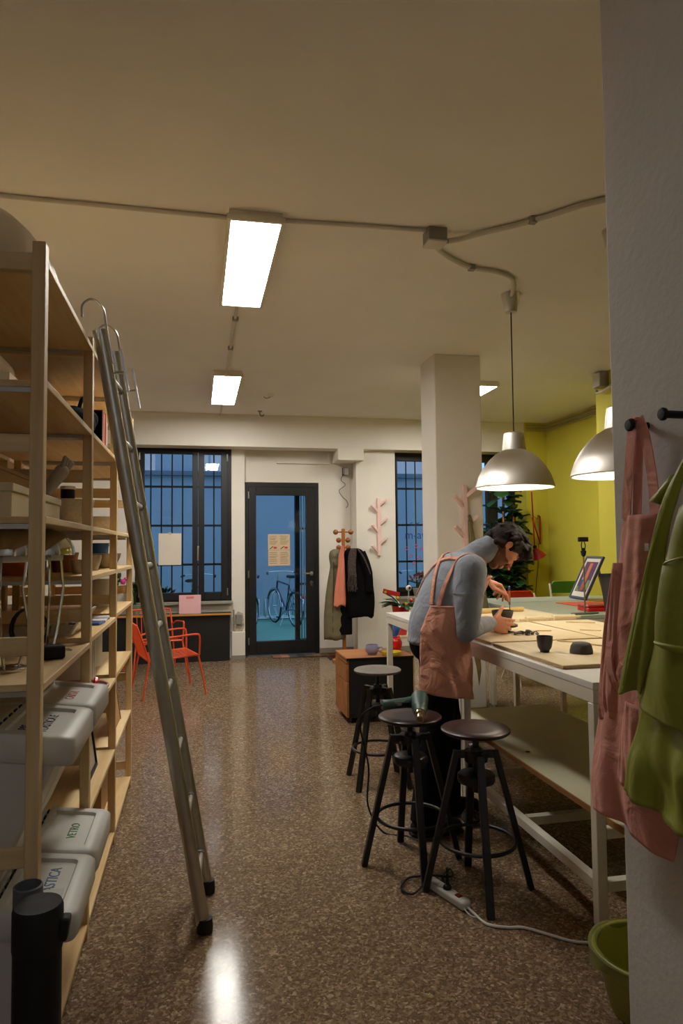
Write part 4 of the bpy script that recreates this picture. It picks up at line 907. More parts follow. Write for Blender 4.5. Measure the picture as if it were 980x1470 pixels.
# far hand holds the carving tool, fingers pointing down
uF = V((.93,-.12,-.34)).normalized(); nF = V((-.34,.0,-.94)); nF = (nF-uF*nF.dot(uF)).normalized(); vF = V((0,-1,0)); vF = (vF-uF*vF.dot(uF)-nF*vF.dot(nF)).normalized()
tool0, tool1 = V((1.838,3.835,1.232)), V((1.842,3.842,1.070))
cF = [(.62,.45,.12),(.75,.55,.2),(.9,.7,.3),(1.05,.8,.4)]
hand(B, wrF, uF, vF, nF, cF, (.080,.085,.078,.060), 1.12, (wrF+uF*.055+vF*.044+nF*.030, tool0+V((-.022,-.010,-.032)), tool0+V((-.010,-.008,-.066))), 0)
body = mpart('body', B, .0048, m_skin, 5, .45)
body.data.materials.append(m_beard)
inv = HM.transposed()
for p in body.data.polygons:
    q = inv @ (V(p.center)+o0-hc)
    if abs(q.x)<.085 and -.118<q.z<.03 and q.y>-.03:
        edge = -.035+.35*max(0,.045-q.y)
        lip = abs(q.x)<.022 and -.076<q.z<-.056 and q.y>.09
        if q.z < min(edge,.0) and not lip: p.material_index = 1
# eyes and brows
ey = MB()
for s in (-1,1): ey.ell(H(s*.031,.0925,.008),(.011,.0042,.0035),HM)
part(man,'eyelashes', ey.off(-o0), m_hair)
ey = MB()
for s in (-1,1): ey.cap(H(s*.014,.1005,.031),.0045,H(s*.034,.099,.036),.005,8); ey.cap(H(s*.034,.099,.036),.005,H(s*.054,.083,.030),.0035,8)
part(man,'eyebrows', ey.off(-o0), m_hair)
# hair
random.seed(11); h = MB()
h.ell(H(0,-.020,.046),(.088,.102,.090),HM); h.ell(H(0,-.045,.010),(.082,.078,.075),HM); h.cap(H(0,-.088,-.040),.034,H(0,-.075,-.010),.05)
for s in (-1,1): h.cap(H(s*.064,-.03,-.015),.024,H(s*.064,-.055,-.05),.02); h.cap(H(s*.072,.020,.035),.014,H(s*.072,.022,.000),.007)
for k in range(150):
    a = random.uniform(0,2*pi); e = random.uniform(.05,1.5); d = V((cos(a)*cos(e),sin(a)*cos(e),sin(e)))
    if d.y > .75 and d.z < .45: continue
    p = V((d.x*.085,-.018+d.y*.098,.046+d.z*.088)); fl = V((d.x*.3,.9,-.15+.5*d.z)).normalized() if d.z>.35 else V((d.x*.2,-.25,-.9)).normalized()
    L = random.uniform(.02,.05); q = p+fl*L+d*random.uniform(.0,.006); h.cap(H(*p),random.uniform(.009,.013),H(*q),random.uniform(.004,.007),8)
for k in range(34):                                          # fringe falling forward over the brow
    x = random.uniform(-.06,.06); p = V((x,.050+random.uniform(-.02,.02),.105+random.uniform(-.012,.012)))
    q = V((x*1.05,.112+random.uniform(-.012,.02),.088+random.uniform(-.018,.022))); h.cap(H(*p),.015,H(*q),.006,8)
mpart('hair', h, .0042, m_hair, 5, .5)
# clothes
S = MB()
S.ell((1.272,3.60,1.03),(.140,.178,.085))
KE = [(1.272,1.03,.140,.178),(1.285,1.09,.142,.178),(1.318,1.17,.140,.182),(1.358,1.25,.138,.192),(1.398,1.325,.128,.200),(1.437,1.39,.105,.175)]
for i in range(len(KE)-1):
    for q in range(5):
        a_,b2_ = KE[i],KE[i+1]; f_ = q/5; x,z,rx,ry = [a_[k]+(b2_[k]-a_[k])*f_ for k in range(4)]
        S.ell((x,3.60,z),(rx,ry,.075),Matrix.Rotation(radians(10+24*(i+f_)/5),3,'Y'),28,14)
S.cap((1.45,3.60,1.40),.080,(1.53,3.60,1.455),.066)
S.cap((1.45,3.58,1.39),.080,shN,.072); S.cap((1.45,3.62,1.39),.080,shF,.072)
S.cap(shN,.088,shN.lerp(elN,.5)+V((-.004,0,0)),.080); S.cap(shN.lerp(elN,.5)+V((-.004,0,0)),.080,elN,.062); S.cap(elN,.062,elN.lerp(wrN,.95),.041); S.cap(shF,.080,elF,.060); S.cap(elF,.058,elF.lerp(wrF,.72),.038)
S.cone(elN.lerp(wrN,.75),elN.lerp(wrN,.96),.045,.042,20); S.ell(elN+V((-.01,.005,-.03)),(.05,.05,.045))
for k in range(5): S.torus(elN.lerp(wrN,.25+.13*k),.046,.006,(wrN-elN).to_track_quat('Z','Y').to_matrix(),20,6)
S.torus((1.270,3.60,.985),.120,.024,Matrix.Diagonal((1,1.25,1)),40,10)
n0, n1 = V((1.525,3.60,1.448)), H(0,-.034,-.062)
S.cone(n0,n1,.074,.069,26); S.torus(n1,.064,.010,(n1-n0).to_track_quat('Z','Y').to_matrix(),26,8); S.torus(n0.lerp(n1,.45),.068,.009,(n1-n0).to_track_quat('Z','Y').to_matrix(),26,8)
sweater = mpart('sweater', S, .0075, m_sweater, 24, .6)
Tm = MB()
Tm.ell((1.285,3.60,.96),(.145,.180,.115)); Tm.torus((1.275,3.60,1.000),.118,.018,Matrix.Diagonal((1,1.22,1)),36,8)
for a,b_,c in ((hipN,knN,anN),(hipF,knF,anF)):
    Tm.cap(a,.104,b_+V((0,0,0)),.088); Tm.cone(b_+V((0,0,.05)),c+V((0,0,-.035)),.088,.084,22)
    for q,r_ in ((.7,.083),(.82,.086),(.92,.083)): Tm.torus(b_.lerp(c,q),r_-.008,.010,None,24,6)
trousers = mpart('trousers', Tm, .010, m_trouser, 5, .5)
sub(trousers,'rear_pocket_rivets', MB().ell((1.165-o0.x,3.49-o0.y,.93),.006), m_steel) if False else None
for c in (anN,anF):
    s_ = MB(); s_.cap(c+V((-.045,0,-.052)),.040,c+V((.03,0,-.030)),.045); s_.cap(c+V((.02,0,-.045)),.044,c+V((.165,0,-.058)),.034)
    sh_ = mpart('shoe', s_, .007, m_dk, 3, .5)
    sub(sh_,'sole', MB().loft([[c+V((x,y*w_,-.093+dz))-o0 for y,dz in ((-.042,0),(.042,0),(.042,.018),(-.042,.018))] for x,w_ in ((-.085,.7),(-.05,1),(.08,1),(.16,.98),(.198,.6))]), m_rubber)
# apron, laid over the clothes
def bvh(o):
    return BVHTree.FromPolygons([v.co+o0 for v in o.data.vertices],[tuple(p.vertices) for p in o.data.polygons])
bs_, bt_ = bvh(sweater), bvh(trousers)
def cx(z): return 1.29 if z<1.05 else 1.29+(z-1.05)*.48
def rad(a,z):
    c = V((cx(z),3.60,z)); d = V((cos(a),sin(a),0)); r = .05; best=.12
    if z > .86:
        far = c+d*.6
        for t in (bs_,bt_):
            h_ = t.ray_cast(far,-d,.6)
            if h_[0]:
                q = (h_[0]-c).length
                if q < .205: best = max(best,q)
        best += .010
    else: best = 0
    base = 1/sqrt((cos(a)/.170)**2+(sin(a)/.205)**2)
    fl = 1+.10*max(0,(1.0-z)/.3)
    return max(best, base*fl)
NU,NV = 84,40; A0 = radians(138); R_=[]
def ztop(a):
    t = min(1,max(0,(radians(100)-abs(a))/radians(45))); return 1.185+.15*t*t*(3-2*t)
tab=[[0]*NU for _ in range(NV)]
for j in range(NV):
    for i in range(NU):
        a = -A0+(A0+radians(92))*i/(NU-1); zb = .745-.065*(.5+.5*cos(a)); z = zb+(ztop(a)-zb)*j/(NV-1); tab[j][i]=[a,z,rad(a,z)]
for _ in range(5):
    new=[[tab[j][i][2] for i in range(NU)] for j in range(NV)]
    for j in range(NV):
        for i in range(NU):
            nb=[tab[jj][ii][2] for jj in (max(j-1,0),j,min(j+1,NV-1)) for ii in (max(i-1,0),i,min(i+1,NU-1))]
            new[j][i]=max(tab[j][i][2],sum(nb)/9)
    for j in range(NV):
        for i in range(NU): tab[j][i][2]=new[j][i]
def ap(i,j):
    a,z,r = tab[j][i]; low=max(0,(1.02-z)/.34)
    r += low*(.010*sin(a*9+z*6)+.008*sin(a*5-z*17)+.006*sin(a*14+z*31))+.002*sin(a*23+z*40)
    x = cx(z)+r*cos(a); x = min(x,1.488 if z<.985 else 9)
    return V((x,3.60+r*sin(a),z))-o0
vs=[ap(i,j) for j in range(NV) for i in range(NU)]
apm = MB().add(vs,[(j*NU+i,j*NU+i+1,(j+1)*NU+i+1,(j+1)*NU+i) for j in range(NV-1) for i in range(NU-1)])
apr = part(man,'apron', apm, m_apron, solid=.003, angle=180, soff=1)
# hems and cross-back straps snapped to the sweater
def snap(p, off=.006):
    loc,nrm,_,_ = bs_.find_nearest(V(p)); return loc+nrm*off
def strap(pts, name='apron_strap', w=.0125):
    q = [snap(p) for p in catmull([V(p) for p in pts],6)]; q = [snap(p) for p in q]
    for _ in range(2): q = [q[0]]+[(q[i-1]+q[i]*2+q[i+1])/4 for i in range(1,len(q)-1)]+[q[-1]]
    mb = MB(); rings=[]
    for i,p in enumerate(q):
        t = (q[min(i+1,len(q)-1)]-q[max(i-1,0)]).normalized(); nn = bs_.find_nearest(p)[1]; s = t.cross(nn).normalized()
        rings.append([p+s*w-o0, p+s*w*.7+nn*.005-o0, p-s*w*.7+nn*.005-o0, p-s*w-o0, p-nn*.003-o0])
    sub(apr,name, mb.loft(rings), m_apron)
strap([(1.235,3.430,1.175),(1.262,3.43,1.27),(1.315,3.44,1.37),(1.37,3.44,1.425),(1.45,3.435,1.44),(1.51,3.44,1.40),(1.535,3.45,1.33),(1.52,3.47,1.25)])
strap([(1.215,3.47,1.19),(1.235,3.50,1.285),(1.275,3.55,1.375),(1.33,3.62,1.45),(1.41,3.70,1.475),(1.49,3.74,1.43),(1.54,3.74,1.33)])
strap([(1.215,3.73,1.19),(1.24,3.69,1.285),(1.285,3.62,1.39),(1.335,3.54,1.43),(1.37,3.46,1.428)])
hem = MB().tube([ap(i,NV-1)+V((0,0,-.006)) for i in range(NU)],.0045,6)
sub(apr,'top_hem', hem, m_apron)
sub(sweater,'sleeve_seam', MB().torus(shN.lerp(elN,.42)+V((-.003,0,0))-o0,.0845,.0022,(elN-shN).to_track_quat('Z','Y').to_matrix(),36,6), m_sweater)
# carving tool in his far hand
t = thing('carving_tool','wooden carving tool with a blue end held upright in the man\'s far hand','tool',tool0[:])
part(t,'tool_handle', MB().cone(tool0,tool0.lerp(tool1,.55),.0062,.0058,12), m_oak, w=True)
part(t,'blue_end', MB().cap(tool0+V((0,0,.016)),.0072,tool0,.0070,12), mat('blue_paint',(52,68,130),.4), w=True)
part(t,'blade', MB().cone(tool0.lerp(tool1,.5),tool1,.0045,.006,10,sq=.4), mat('tool_metal_dark',(96,92,74),.4,.6), w=True)
wp.location = (1.790,3.835,BZ+.046)
for c in wp.children: pass
wp.scale = (1,1,1)
t = thing('turntable','small dark turntable under the clay bowl the man is carving','turntable',(1.790,3.842,BZ))
part(t,'wheel_head', MB().lathe([(.085,.030),(.092,.033),(.092,.043),(.085,.045),(.001,.045)],36), mat('dark_wood_wheel',(70,46,34),.6)); part(t,'wheel_foot', MB().lathe([(.045,0),(.047,.006),(.025,.012),(.022,.03),(.001,.03)],24), m_dk)
# ================================================================ FURNITURE AND HANGING THINGS
# coat rack
cr = thing('coat_rack','varnished wooden coat stand with ball pegs beside the glass door','coat rack',(1.935,9.06,0))
part(cr,'post', MB().box(-.022,-.018,.03,.022,.018,1.745), m_coatwood, bevel=.005)
for k in range(4):
    a = pi/4+k*pi/2; part(cr,'foot', MB().bar((.02*cos(a),.02*sin(a),.09),(.24*cos(a),.24*sin(a),.022),.03,.025), m_coatwood, bevel=.004)
for z,L,a0 in ((1.70,.105,0),(1.59,.075,.45),(1.49,.070,-.5)):
    for s in (-1,1):
        c = V((s*L*cos(a0),s*L*sin(a0)*.5,z))
        p = part(cr,'peg', MB().cone((0,0,z),c,.010,.008,12), m_coatwood); sub(p,'ball', MB().ell(c,.036), mat('turned_ball',(150,84,34),.35,coat=.3))
def folds(name,label,cat,ctr,prof,m,loc_y,th=.05,nf=5,amp=.012,thickpart=True,seed=1,parts=None,grp=None,quilt=0):
    """hanging cloth: prof = list of (z, x_left, x_right, half_depth); closed soft body with vertical folds"""
    random.seed(seed); ph=[random.uniform(0,6) for _ in range(4)]; n=56; rings=[]
    P = catmull([V((z,xl,xr)) for z,xl,xr,_ in prof],6); D = catmull([V((d,0,0)) for *_,d in prof],6)
    z0,z1 = P[0].x,P[-1].x
    for q,dq in zip(P,D):
        z,xl,xr = q; hd=dq.x; f=(z-z0)/(z1-z0); ring=[]
        pu = 1+quilt*abs(sin(f*pi*9))
        for i in range(n):
            t=2*pi*i/n; cxx=(xl+xr)/2; hw_=(xr-xl)/2; c_,s__=cos(t),sin(t)
            fold=amp*(.35+.65*f)*(sin(nf*t*1.0+ph[0]+f*1.5)+.6*sin((nf*2-1)*t+ph[1]-f*2))
            x=cxx+hw_*math.copysign(abs(c_)**.75,c_); y=loc_y+(hd*pu+fold)*math.copysign(abs(s__)**.8,s__)+fold*.4
            ring.append((x,y,z+.012*f*sin(3*t+ph[2])+.010*f*sin(7*t+ph[3])))
        rings.append(ring)
    t_ = thing(name,label,cat,ctr,0,grp); b_=part(t_,'cloth',MB().loft(rings),m,w=True,angle=180); return t_,b_
# coats on the stand (front is toward the camera, -y)
t,b_ = folds('puffer_coat','long olive quilted coat with hood hanging on the left of the coat stand','coat',(1.84,9.03,1.3),
  [(1.47,1.80,1.88,.03),(1.44,1.75,1.90,.06),(1.36,1.735,1.92,.085),(1.26,1.75,1.91,.08),(1.18,1.74,1.92,.07),(1.02,1.71,1.94,.085),(.80,1.68,1.95,.09),(.56,1.66,1.96,.095),(.27,1.66,1.95,.09)], m_olive, 9.05, nf=4, amp=.010, seed=3, quilt=.22)
part(t,'quilt_seams', MB().tube([(1.775,8.955,1.30),(1.77,8.945,1.0),(1.755,8.94,.6),(1.76,8.945,.30)],.006,6,smooth=4), mat('olive_dark',(70,64,48),.7), w=True)
t,b_ = folds('hanging_apron','salmon apron hanging on the coat stand between the olive and black coats','apron',(1.87,8.93,1.2),
  [(1.50,1.875,1.895,.010),(1.40,1.84,1.91,.015),(1.25,1.83,1.92,.02),(1.05,1.80,1.925,.025),(.85,1.775,1.93,.03),(.72,1.765,1.925,.03)], m_salmon, 8.915, nf=4, amp=.008, seed=5)
part(t,'neck_strap', MB().tube([(1.86,8.90,1.40),(1.875,8.90,1.50),(1.90,8.905,1.50),(1.905,8.91,1.40)],.008,6,smooth=3), m_salmon, w=True)
t,b_ = folds('black_coat','black coat hanging on the right of the coat stand','coat',(2.08,9.0,1.3),
  [(1.48,1.99,2.12,.03),(1.45,1.95,2.18,.06),(1.36,1.92,2.23,.085),(1.18,1.905,2.285,.11),(.95,1.90,2.33,.115),(.75,1.91,2.345,.11),(.56,1.94,2.33,.10)], m_black2, 9.0, nf=5, amp=.014, seed=8)
part(t,'sleeve', MB().tube([(2.15,8.93,1.42),(2.20,8.90,1.28),(2.24,8.89,1.10),(2.25,8.90,.90)],[.06,.06,.055,.05],14,smooth=5), m_black2, w=True)
part(t,'long_tail', MB().loft([[(1.93+.10*c_,8.99+.05*s_,z) for c_,s_ in [(cos(2*pi*i/20),sin(2*pi*i/20)) for i in range(20)]] for z in (.75,.6,.45,.33)]), m_black2, w=True)
m_scarf = mat('striped_wool',(70,58,54),.95,var=.75,vs=70,bump=.4,bs=150)
t,b_ = folds('wool_scarf','striped grey-brown fringed scarf hanging over the black coat','scarf',(2.02,8.86,1.25),
  [(1.48,2.0,2.07,.015),(1.40,1.965,2.07,.02),(1.25,1.95,2.06,.022),(1.10,1.955,2.07,.02)], m_scarf, 8.865, nf=3, amp=.006, seed=9)
fr = MB(); random.seed(4)
for k in range(26):
    x=1.955+.0042*k; fr.tube([(x,8.85+random.uniform(-.012,.012),1.11),(x+random.uniform(-.015,.015),8.845,1.02),(x+random.uniform(-.02,.02),8.85,random.uniform(.90,.98))],.0035,5,smooth=3)
part(t,'fringe', fr, m_scarf, w=True)['kind']='stuff'
part(t,'scarf_end', MB().tube([(2.10,8.90,1.47),(2.17,8.875,1.36),(2.22,8.86,1.24),(2.26,8.86,1.13)],[.03,.035,.035,.028],12,smooth=4,sq=.4), m_scarf, w=True)
# wall hook racks
def hook_rack(label, loc):
    t = thing('branch_hook_rack', label, 'hook rack', loc, 0, 'pink branch coat hooks')
    part(t,'trunk', MB().box(-.025,-.034,0,.025,-.001,.815), m_pink, bevel=.004)
    for z,s in ((.745,1),(.655,-1),(.475,1),(.375,-1),(.205,1),(.085,-1)):
        part(t,'branch', MB().bar((s*.012,-.018,z-.035),(s*.115,-.060,z+.06),.030,.034), m_pink, bevel=.004)
    part(t,'screw', MB().cone((0,-.0305,.70),(0,-.032,.70),.006,.006,10).cone((0,-.0305,.12),(0,-.032,.12),.006,.006,10), m_grey)
    return t
r1 = hook_rack('empty pale pink branch-shaped hook rack on the white wall right of the coats',(2.51,9.35,1.37))
dup(r1,(2.435,5.99,1.245),0,'pale pink branch-shaped hook rack on the square pillar behind the man')
t,b_ = folds('khaki_apron','khaki cloth hanging from the pink hook rack on the pillar','cloth',(2.52,5.93,1.3),
  [(1.76,2.452,2.475,.012),(1.70,2.447,2.482,.02),(1.55,2.455,2.51,.022),(1.25,2.47,2.57,.028),(1.0,2.475,2.62,.03),(.82,2.48,2.635,.03)], mat('khaki_cloth',(120,112,74),.9,bump=.15), 5.925, nf=4, amp=.007, seed=12)
part(t,'neck_strap', MB().tube([(2.455,5.91,1.72),(2.46,5.945,1.775),(2.475,5.945,1.775),(2.485,5.91,1.70)],.007,6,smooth=3), m_khk if False else mat('khaki_strap',(110,102,66),.9), w=True)
# doormats
t = thing('doormat','multicoloured striped doormat in front of the glass door','mat',(1.40,9.42,0))
cols=[(150,92,72),(170,120,96),(86,82,80),(60,58,62),(96,86,70),(140,104,80),(110,74,54)]
part(t,'mat_backing', MB().box(-.40,-.115,.0005,.40,.115,.006), m_dk)
for k,c in enumerate(cols): part(t,'stripe', MB().box(-.39+.111*k,-.11,.006,-.39+.111*(k+1),.11,.012), mat('mat_stripe',c,.95,var=.15,vs=60,bump=.4,bs=200), bevel=.002)
t = thing('dark_mat','dark brown floor mat under the coat stand','mat',(2.0,9.30,0)); part(t,'mat_sheet', MB().box(-.26,-.26,.0005,.40,.28,.006), mat('dark_brown_mat',(74,50,44),.8,var=.12)); part(t,'mat_border', MB().box(-.27,-.27,.0003,-.26,.29,.008).box(.40,-.27,.0003,.41,.29,.008).box(-.26,-.27,.0003,.40,-.26,.008), m_dk)
t = thing('wood_plank','short brown wood plank on the floor by the coat stand','plank',(1.86,8.86,0)); part(t,'plank_board', MB().box(-.12,-.05,.0005,.12,.05,.03), m_oak, bevel=.003)
# counter under window 1
t = thing('window_counter','black counter with a wooden edge under the left window','counter',(-.4,9.40,0))
part(t,'counter_top', MB().box(-1.6,9.275,.612,.45,9.498,.632), m_blackpanel, w=True, bevel=.002)
part(t,'wooden_edge', MB().box(-1.6,9.258,.608,.45,9.275,.634), mat('oiled_edge',(196,140,70),.45), w=True, bevel=.003)
part(t,'front_panel', MB().box(-1.6,9.30,0.0,.425,9.325,.611), m_blackpanel, w=True)
for x in (.405,): part(t,'side_panel', MB().box(x,9.326,0,x+.02,9.498,.611), m_blackpanel, w=True)
for x,z in ((.02,.34),(.02,.17)): part(t,'screw_cap', MB().cone((x,9.2985,z),(x,9.301,z),.008,.008,10), m_dk, w=True)
t = thing('pink_sign','small pink sign card standing on the black counter below the left window','sign',(-.095,9.37,.6325))
part(t,'card', MB().bar((0,-.03,0.001),(0,.012,.245),.285,.004,(0,-1,0)), mat('pink_card',(226,176,180),.7,var=.01))
part(t,'red_heading', MB().obox((0,.0036-.003,.212),(.10,.0012,.026),(-.175,0,0)), mat('coral_print',(222,120,110),.7))
part(t,'rest', MB().bar((0,.005,.20),(0,.09,.002),.06,.003,(0,1,0)), m_paperb)
# potted plants left of window
def plant(name,label,loc,pr,ph,pm,spread,h,n,ls,m,up=.5):
    t = thing(name,label,'plant',loc); part(t,'pot', MB().lathe([(pr*.75,0),(pr,ph),(pr*1.08,ph),(pr*1.08,ph+.02),(pr*.95,ph+.02),(pr*.9,ph-.02),(.001,ph-.02)],26), pm, angle=50)
    part(t,'soil', MB().lathe([(pr*.9,ph-.02),(pr*.9,ph-.005),(.001,ph)],20), mat('soil',(40,30,24),.95))
    st_ = MB(); lf_ = MB()
    for k in range(n):
        a=random.uniform(0,2*pi); r=spread*random.uniform(.3,1); p1=V((r*cos(a),r*sin(a),ph+h*random.uniform(.5,1)))
        st_.tube([(0.02*cos(a),.02*sin(a),ph-.005),(r*.3*cos(a),r*.3*sin(a),ph+h*.4),p1],.004,5,smooth=3); leafy(lf_,p1,(.05,.05,.05),max(4,int(10*ls/.12)),ls,up)
    part(t,'stems', st_, m_leaf2); part(t,'leaves', lf_, m); return t
random.seed(21)
tt = plant('potted_plant','leafy plant in a pale green pot on the black counter, half hidden by the shelving',(-.80,9.36,.6325),.075,.12,mat('sage_pot',(120,132,110),.5),.06,.26,12,.075,m_leaf)
tt = plant('flowering_plant','plant with a pink flower beside the shelving at the left end of the counter',(-1.05,9.36,.6325),.07,.12,m_dk,.06,.34,10,.07,m_leaf)
part(tt,'pink_flower', MB().ell((.10,-.02,.44),.035).ell((.13,.0,.47),.025), mat('magenta_petal',(206,60,140),.6))
t = thing('cactus_ball','round green striped gourd on the window sill above the counter','gourd',(-.62,9.465,.7785)); part(t,'gourd_body', MB().lathe([(.02,0),(.065,.03),(.075,.065),(.06,.105),(.02,.12),(.001,.12)],26,wob=.02), mat('gourd_green',(76,104,72),.5,var=.3,vs=20)); part(t,'gourd_stem', MB().cone((0,0,.115),(.01,0,.145),.008,.005,8), m_oak)
# papers on the glass
t = thing('paper_sheet','blank white paper sheet taped on the left window pane','paper',(-.365,9.572,1.49)); part(t,'sheet', MB().box(-.150,-.0012,-.215,.150,0,.215), m_paper); part(t,'tape', MB().box(-.02,-.0022,.20,.02,-.0012,.23), m_cream)
t = thing('door_notice','four-panel beige notice with red sketches taped on the door glass','notice',(1.13,9.649,1.465))
part(t,'upper_sheet', MB().box(-.155,-.002,-.002,.155,-.001,.222), m_paperb); part(t,'lower_sheet', MB().box(-.152,-.002,-.222,.158,-.001,-.006), m_paperb)
lines = MB()
for s in (-1,1):
    for z in (.19,.165,.145,.12,.10,.08): lines.box(s*.077-.06,-.003,z,s*.077+.06-.015*((z*100)%3),-.002,z+.006)
    for z in (-.04,-.065,-.09,-.11,-.135,-.16,-.19): lines.box(s*.077-.06,-.003,z,s*.077+.06-.012*((z*-100)%3),-.002,z+.006)
part(t,'text_lines', lines, m_ink)['kind']='stuff'
sk = MB()
for s in (-1,1): sk.box(s*.077-.0,-.0032,.018,s*.077+.045,-.002,.045)
o = part(t,'red_sketch', sk, m_inkred); sk = MB()
for s in (-1,1): sk.bar((s*.077-.055,-.0026,.012),(s*.077-.005,-.0026,.05),.0012,.010,(0,0,1))
part(t,'dark_sketch', sk, m_dk)
# valve, camera, sensors
t = thing('pipe_valve','grimy pipe valve box low on the white wall between window and door','valve',(.545,9.5,.40)); part(t,'valve_box', MB().box(-.03,-.06,.06,.05,-.001,.19), m_grey, bevel=.005); part(t,'pipe', MB().cone((-.06,-.03,.0),(-.06,-.03,.26),.012,.012,12), m_sill); part(t,'stain', MB().prism([(-.07,-.06),(-.02,-.10),(.06,-.05),(.085,.03),(.07,.2),(.0,.23),(-.08,.15)],'y',-.0012,-.0006), mat('grime',(184,172,154),.9,var=.35,vs=30))
t = thing('low_white_box','low white boxed skirting against the wall left of the door','box',(.545,9.44,0)); part(t,'box_body', MB().box(-.09,-.05,0,.09,.058,.36), m_wall, bevel=.004); part(t,'kick', MB().box(-.092,-.052,0,.092,-.05,.05), m_grey)
t = thing('wall_camera','small grey security camera under the boxed beam end by the door','camera',(2.075,9.62,2.58)); part(t,'bracket', MB().box(-.03,-.06,-.05,.03,0,.06), m_dk, bevel=.004); part(t,'camera_body', MB().obox((0,-.11,.0),(.06,.10,.10),(.2,0,0)), m_grey, bevel=.006)
part(t,'loose_wire', MB().tube([(-.02,-.02,-.04),(-.05,-.03,-.12),(.01,-.03,-.19),(-.08,-.02,-.27),(-.03,-.02,-.36),(.03,-.02,-.42),(.05,-.02,-.48),(.02,-.02,-.52)],.004,6,smooth=5), m_dk)
solo('wall_wire', MB().tube([(2.16,9.612,2.66),(2.165,9.612,1.4),(2.16,9.612,.3)],.004,6,smooth=3), m_conduit, 'thin wire running down the wall corner behind the coat stand','wire')
t = thing('ceiling_hook','tiny dark hook hanging from the ceiling near the beam','hook',(.805,8.95,CEIL)); part(t,'plate', MB().cone((0,0,-.012),(0,0,0),.03,.03,14), m_grey); part(t,'hook_wire', MB().tube([(0,0,-.01),(0,0,-.05),(.03,0,-.07),(.05,0,-.045)],.006,6,smooth=3), m_dk)
t = thing('ceiling_sensor','small ceiling sensor in front of the beam, right of the far light panel','sensor',(.84,7.95,CEIL)); part(t,'sensor_base', MB().cone((0,0,-.03),(0,0,0),.03,.04,16), m_wall); part(t,'sensor_arm', MB().tube([(0,0,-.03),(-.05,0,-.05),(-.08,0,-.03)],.006,6,smooth=3), m_grey)
# conduits and junction boxes
def conduit(label,pts,r=.011,m=m_conduit,smooth=0): return solo('conduit', MB().tube(pts,r,10,smooth=smooth), m, label, 'conduit')
cz = CEIL-.013
conduit('straight thin grey conduit crossing the ceiling above the near light panel',[(-1.05,3.64,cz),(.15,3.66,cz),(.6,3.63,cz),(1.265,3.60,cz)],.011)
jb = thing('junction_box','grey junction box on the ceiling where three conduits meet','junction box',(1.325,3.62,CEIL)); part(jb,'box_body', MB().box(-.055,-.055,-.075,.055,.055,-.001), m_grey, bevel=.004); part(jb,'box_lid', MB().box(-.058,-.058,-.085,.058,.058,-.074), m_conduit, bevel=.004); part(jb,'cable_gland', MB().cone((.055,.01,-.05),(.085,.012,-.05),.014,.012,12).cone((.03,.055,-.05),(.035,.085,-.05),.014,.012,12), m_dk)
conduit('sagging flexible conduit from the junction box to the right along the ceiling',[(1.40,3.635,CEIL-.05),(1.48,3.62,CEIL-.035),(1.60,3.55,CEIL-.018),(1.75,3.42,CEIL-.018),(1.88,3.28,CEIL-.018),(2.0,3.14,CEIL-.018),(2.2,3.02,CEIL-.018),(2.6,2.98,CEIL-.018)],.015,smooth=6)
conduit('curved flexible conduit from the junction box to the pendant canopy',[(1.362,3.70,CEIL-.05),(1.42,3.80,CEIL-.03),(1.55,3.93,CEIL-.018),(1.72,4.03,CEIL-.018),(1.90,4.06,CEIL-.018),(2.05,4.14,CEIL-.018),(2.14,4.30,CEIL-.018),(2.175,4.395,CEIL-.03)],.015,smooth=6)
for k,(x,y) in enumerate(((1.72,4.03),(1.80,3.365))): solo('conduit_clip', MB().box(x-.02,y-.02,CEIL-.036,x+.02,y+.02,CEIL-.001), m_grey, ['small clip holding the conduit that curves to the pendant','small clip holding the conduit that runs right'][k],'clip',bevel=.003)
conduit('conduit strip between the two aisle light panels',[(.285,4.915,cz),(.29,6.92,cz)],.012); conduit('conduit strip from the far light panel to the beam',[(.30,8.37,cz),(.30,9.215,cz)],.012)
for k,y in enumerate((5.3,6.1)): solo('conduit_clip', MB().box(.265,y-.02,CEIL-.03,.31,y+.02,CEIL-.001), m_grey, ['clip on the conduit just beyond the near light panel','clip on the conduit halfway between the aisle light panels'][k],'clip',bevel=.003)
for k,z in enumerate((3.255,3.215,3.18)): conduit('yellow wall conduit, %s of the three parallel runs under the ceiling'%['top','middle','lowest'][k],[(4.72,9.18-.0*k,z),(5.01,9.18,z),(5.03,9.16,z),(5.03,8.0,z),(5.03,6.53,z)],.013,mat('conduit_olive',(170,160,110),.6))
jb2 = thing('junction_box','grey junction box high on the yellow wall corner with coiled conduit','junction box',(4.12,6.36,3.21)); part(jb2,'box_body', MB().box(-.05,-.09,-.075,.045,.05,.075), m_grey, bevel=.01); part(jb2,'box_lid', MB().box(-.058,-.085,-.07,-.05,.045,.07), m_conduit, bevel=.004)
conduit('bent conduit looping below the junction box on the yellow wall',[(4.12,6.42,3.12),(4.10,6.38,3.085),(4.10,6.25,3.085),(4.12,6.12,3.13),(4.12,6.02,3.24),(4.2,5.9,3.28),(4.4,5.7,3.285)],.014,smooth=6)
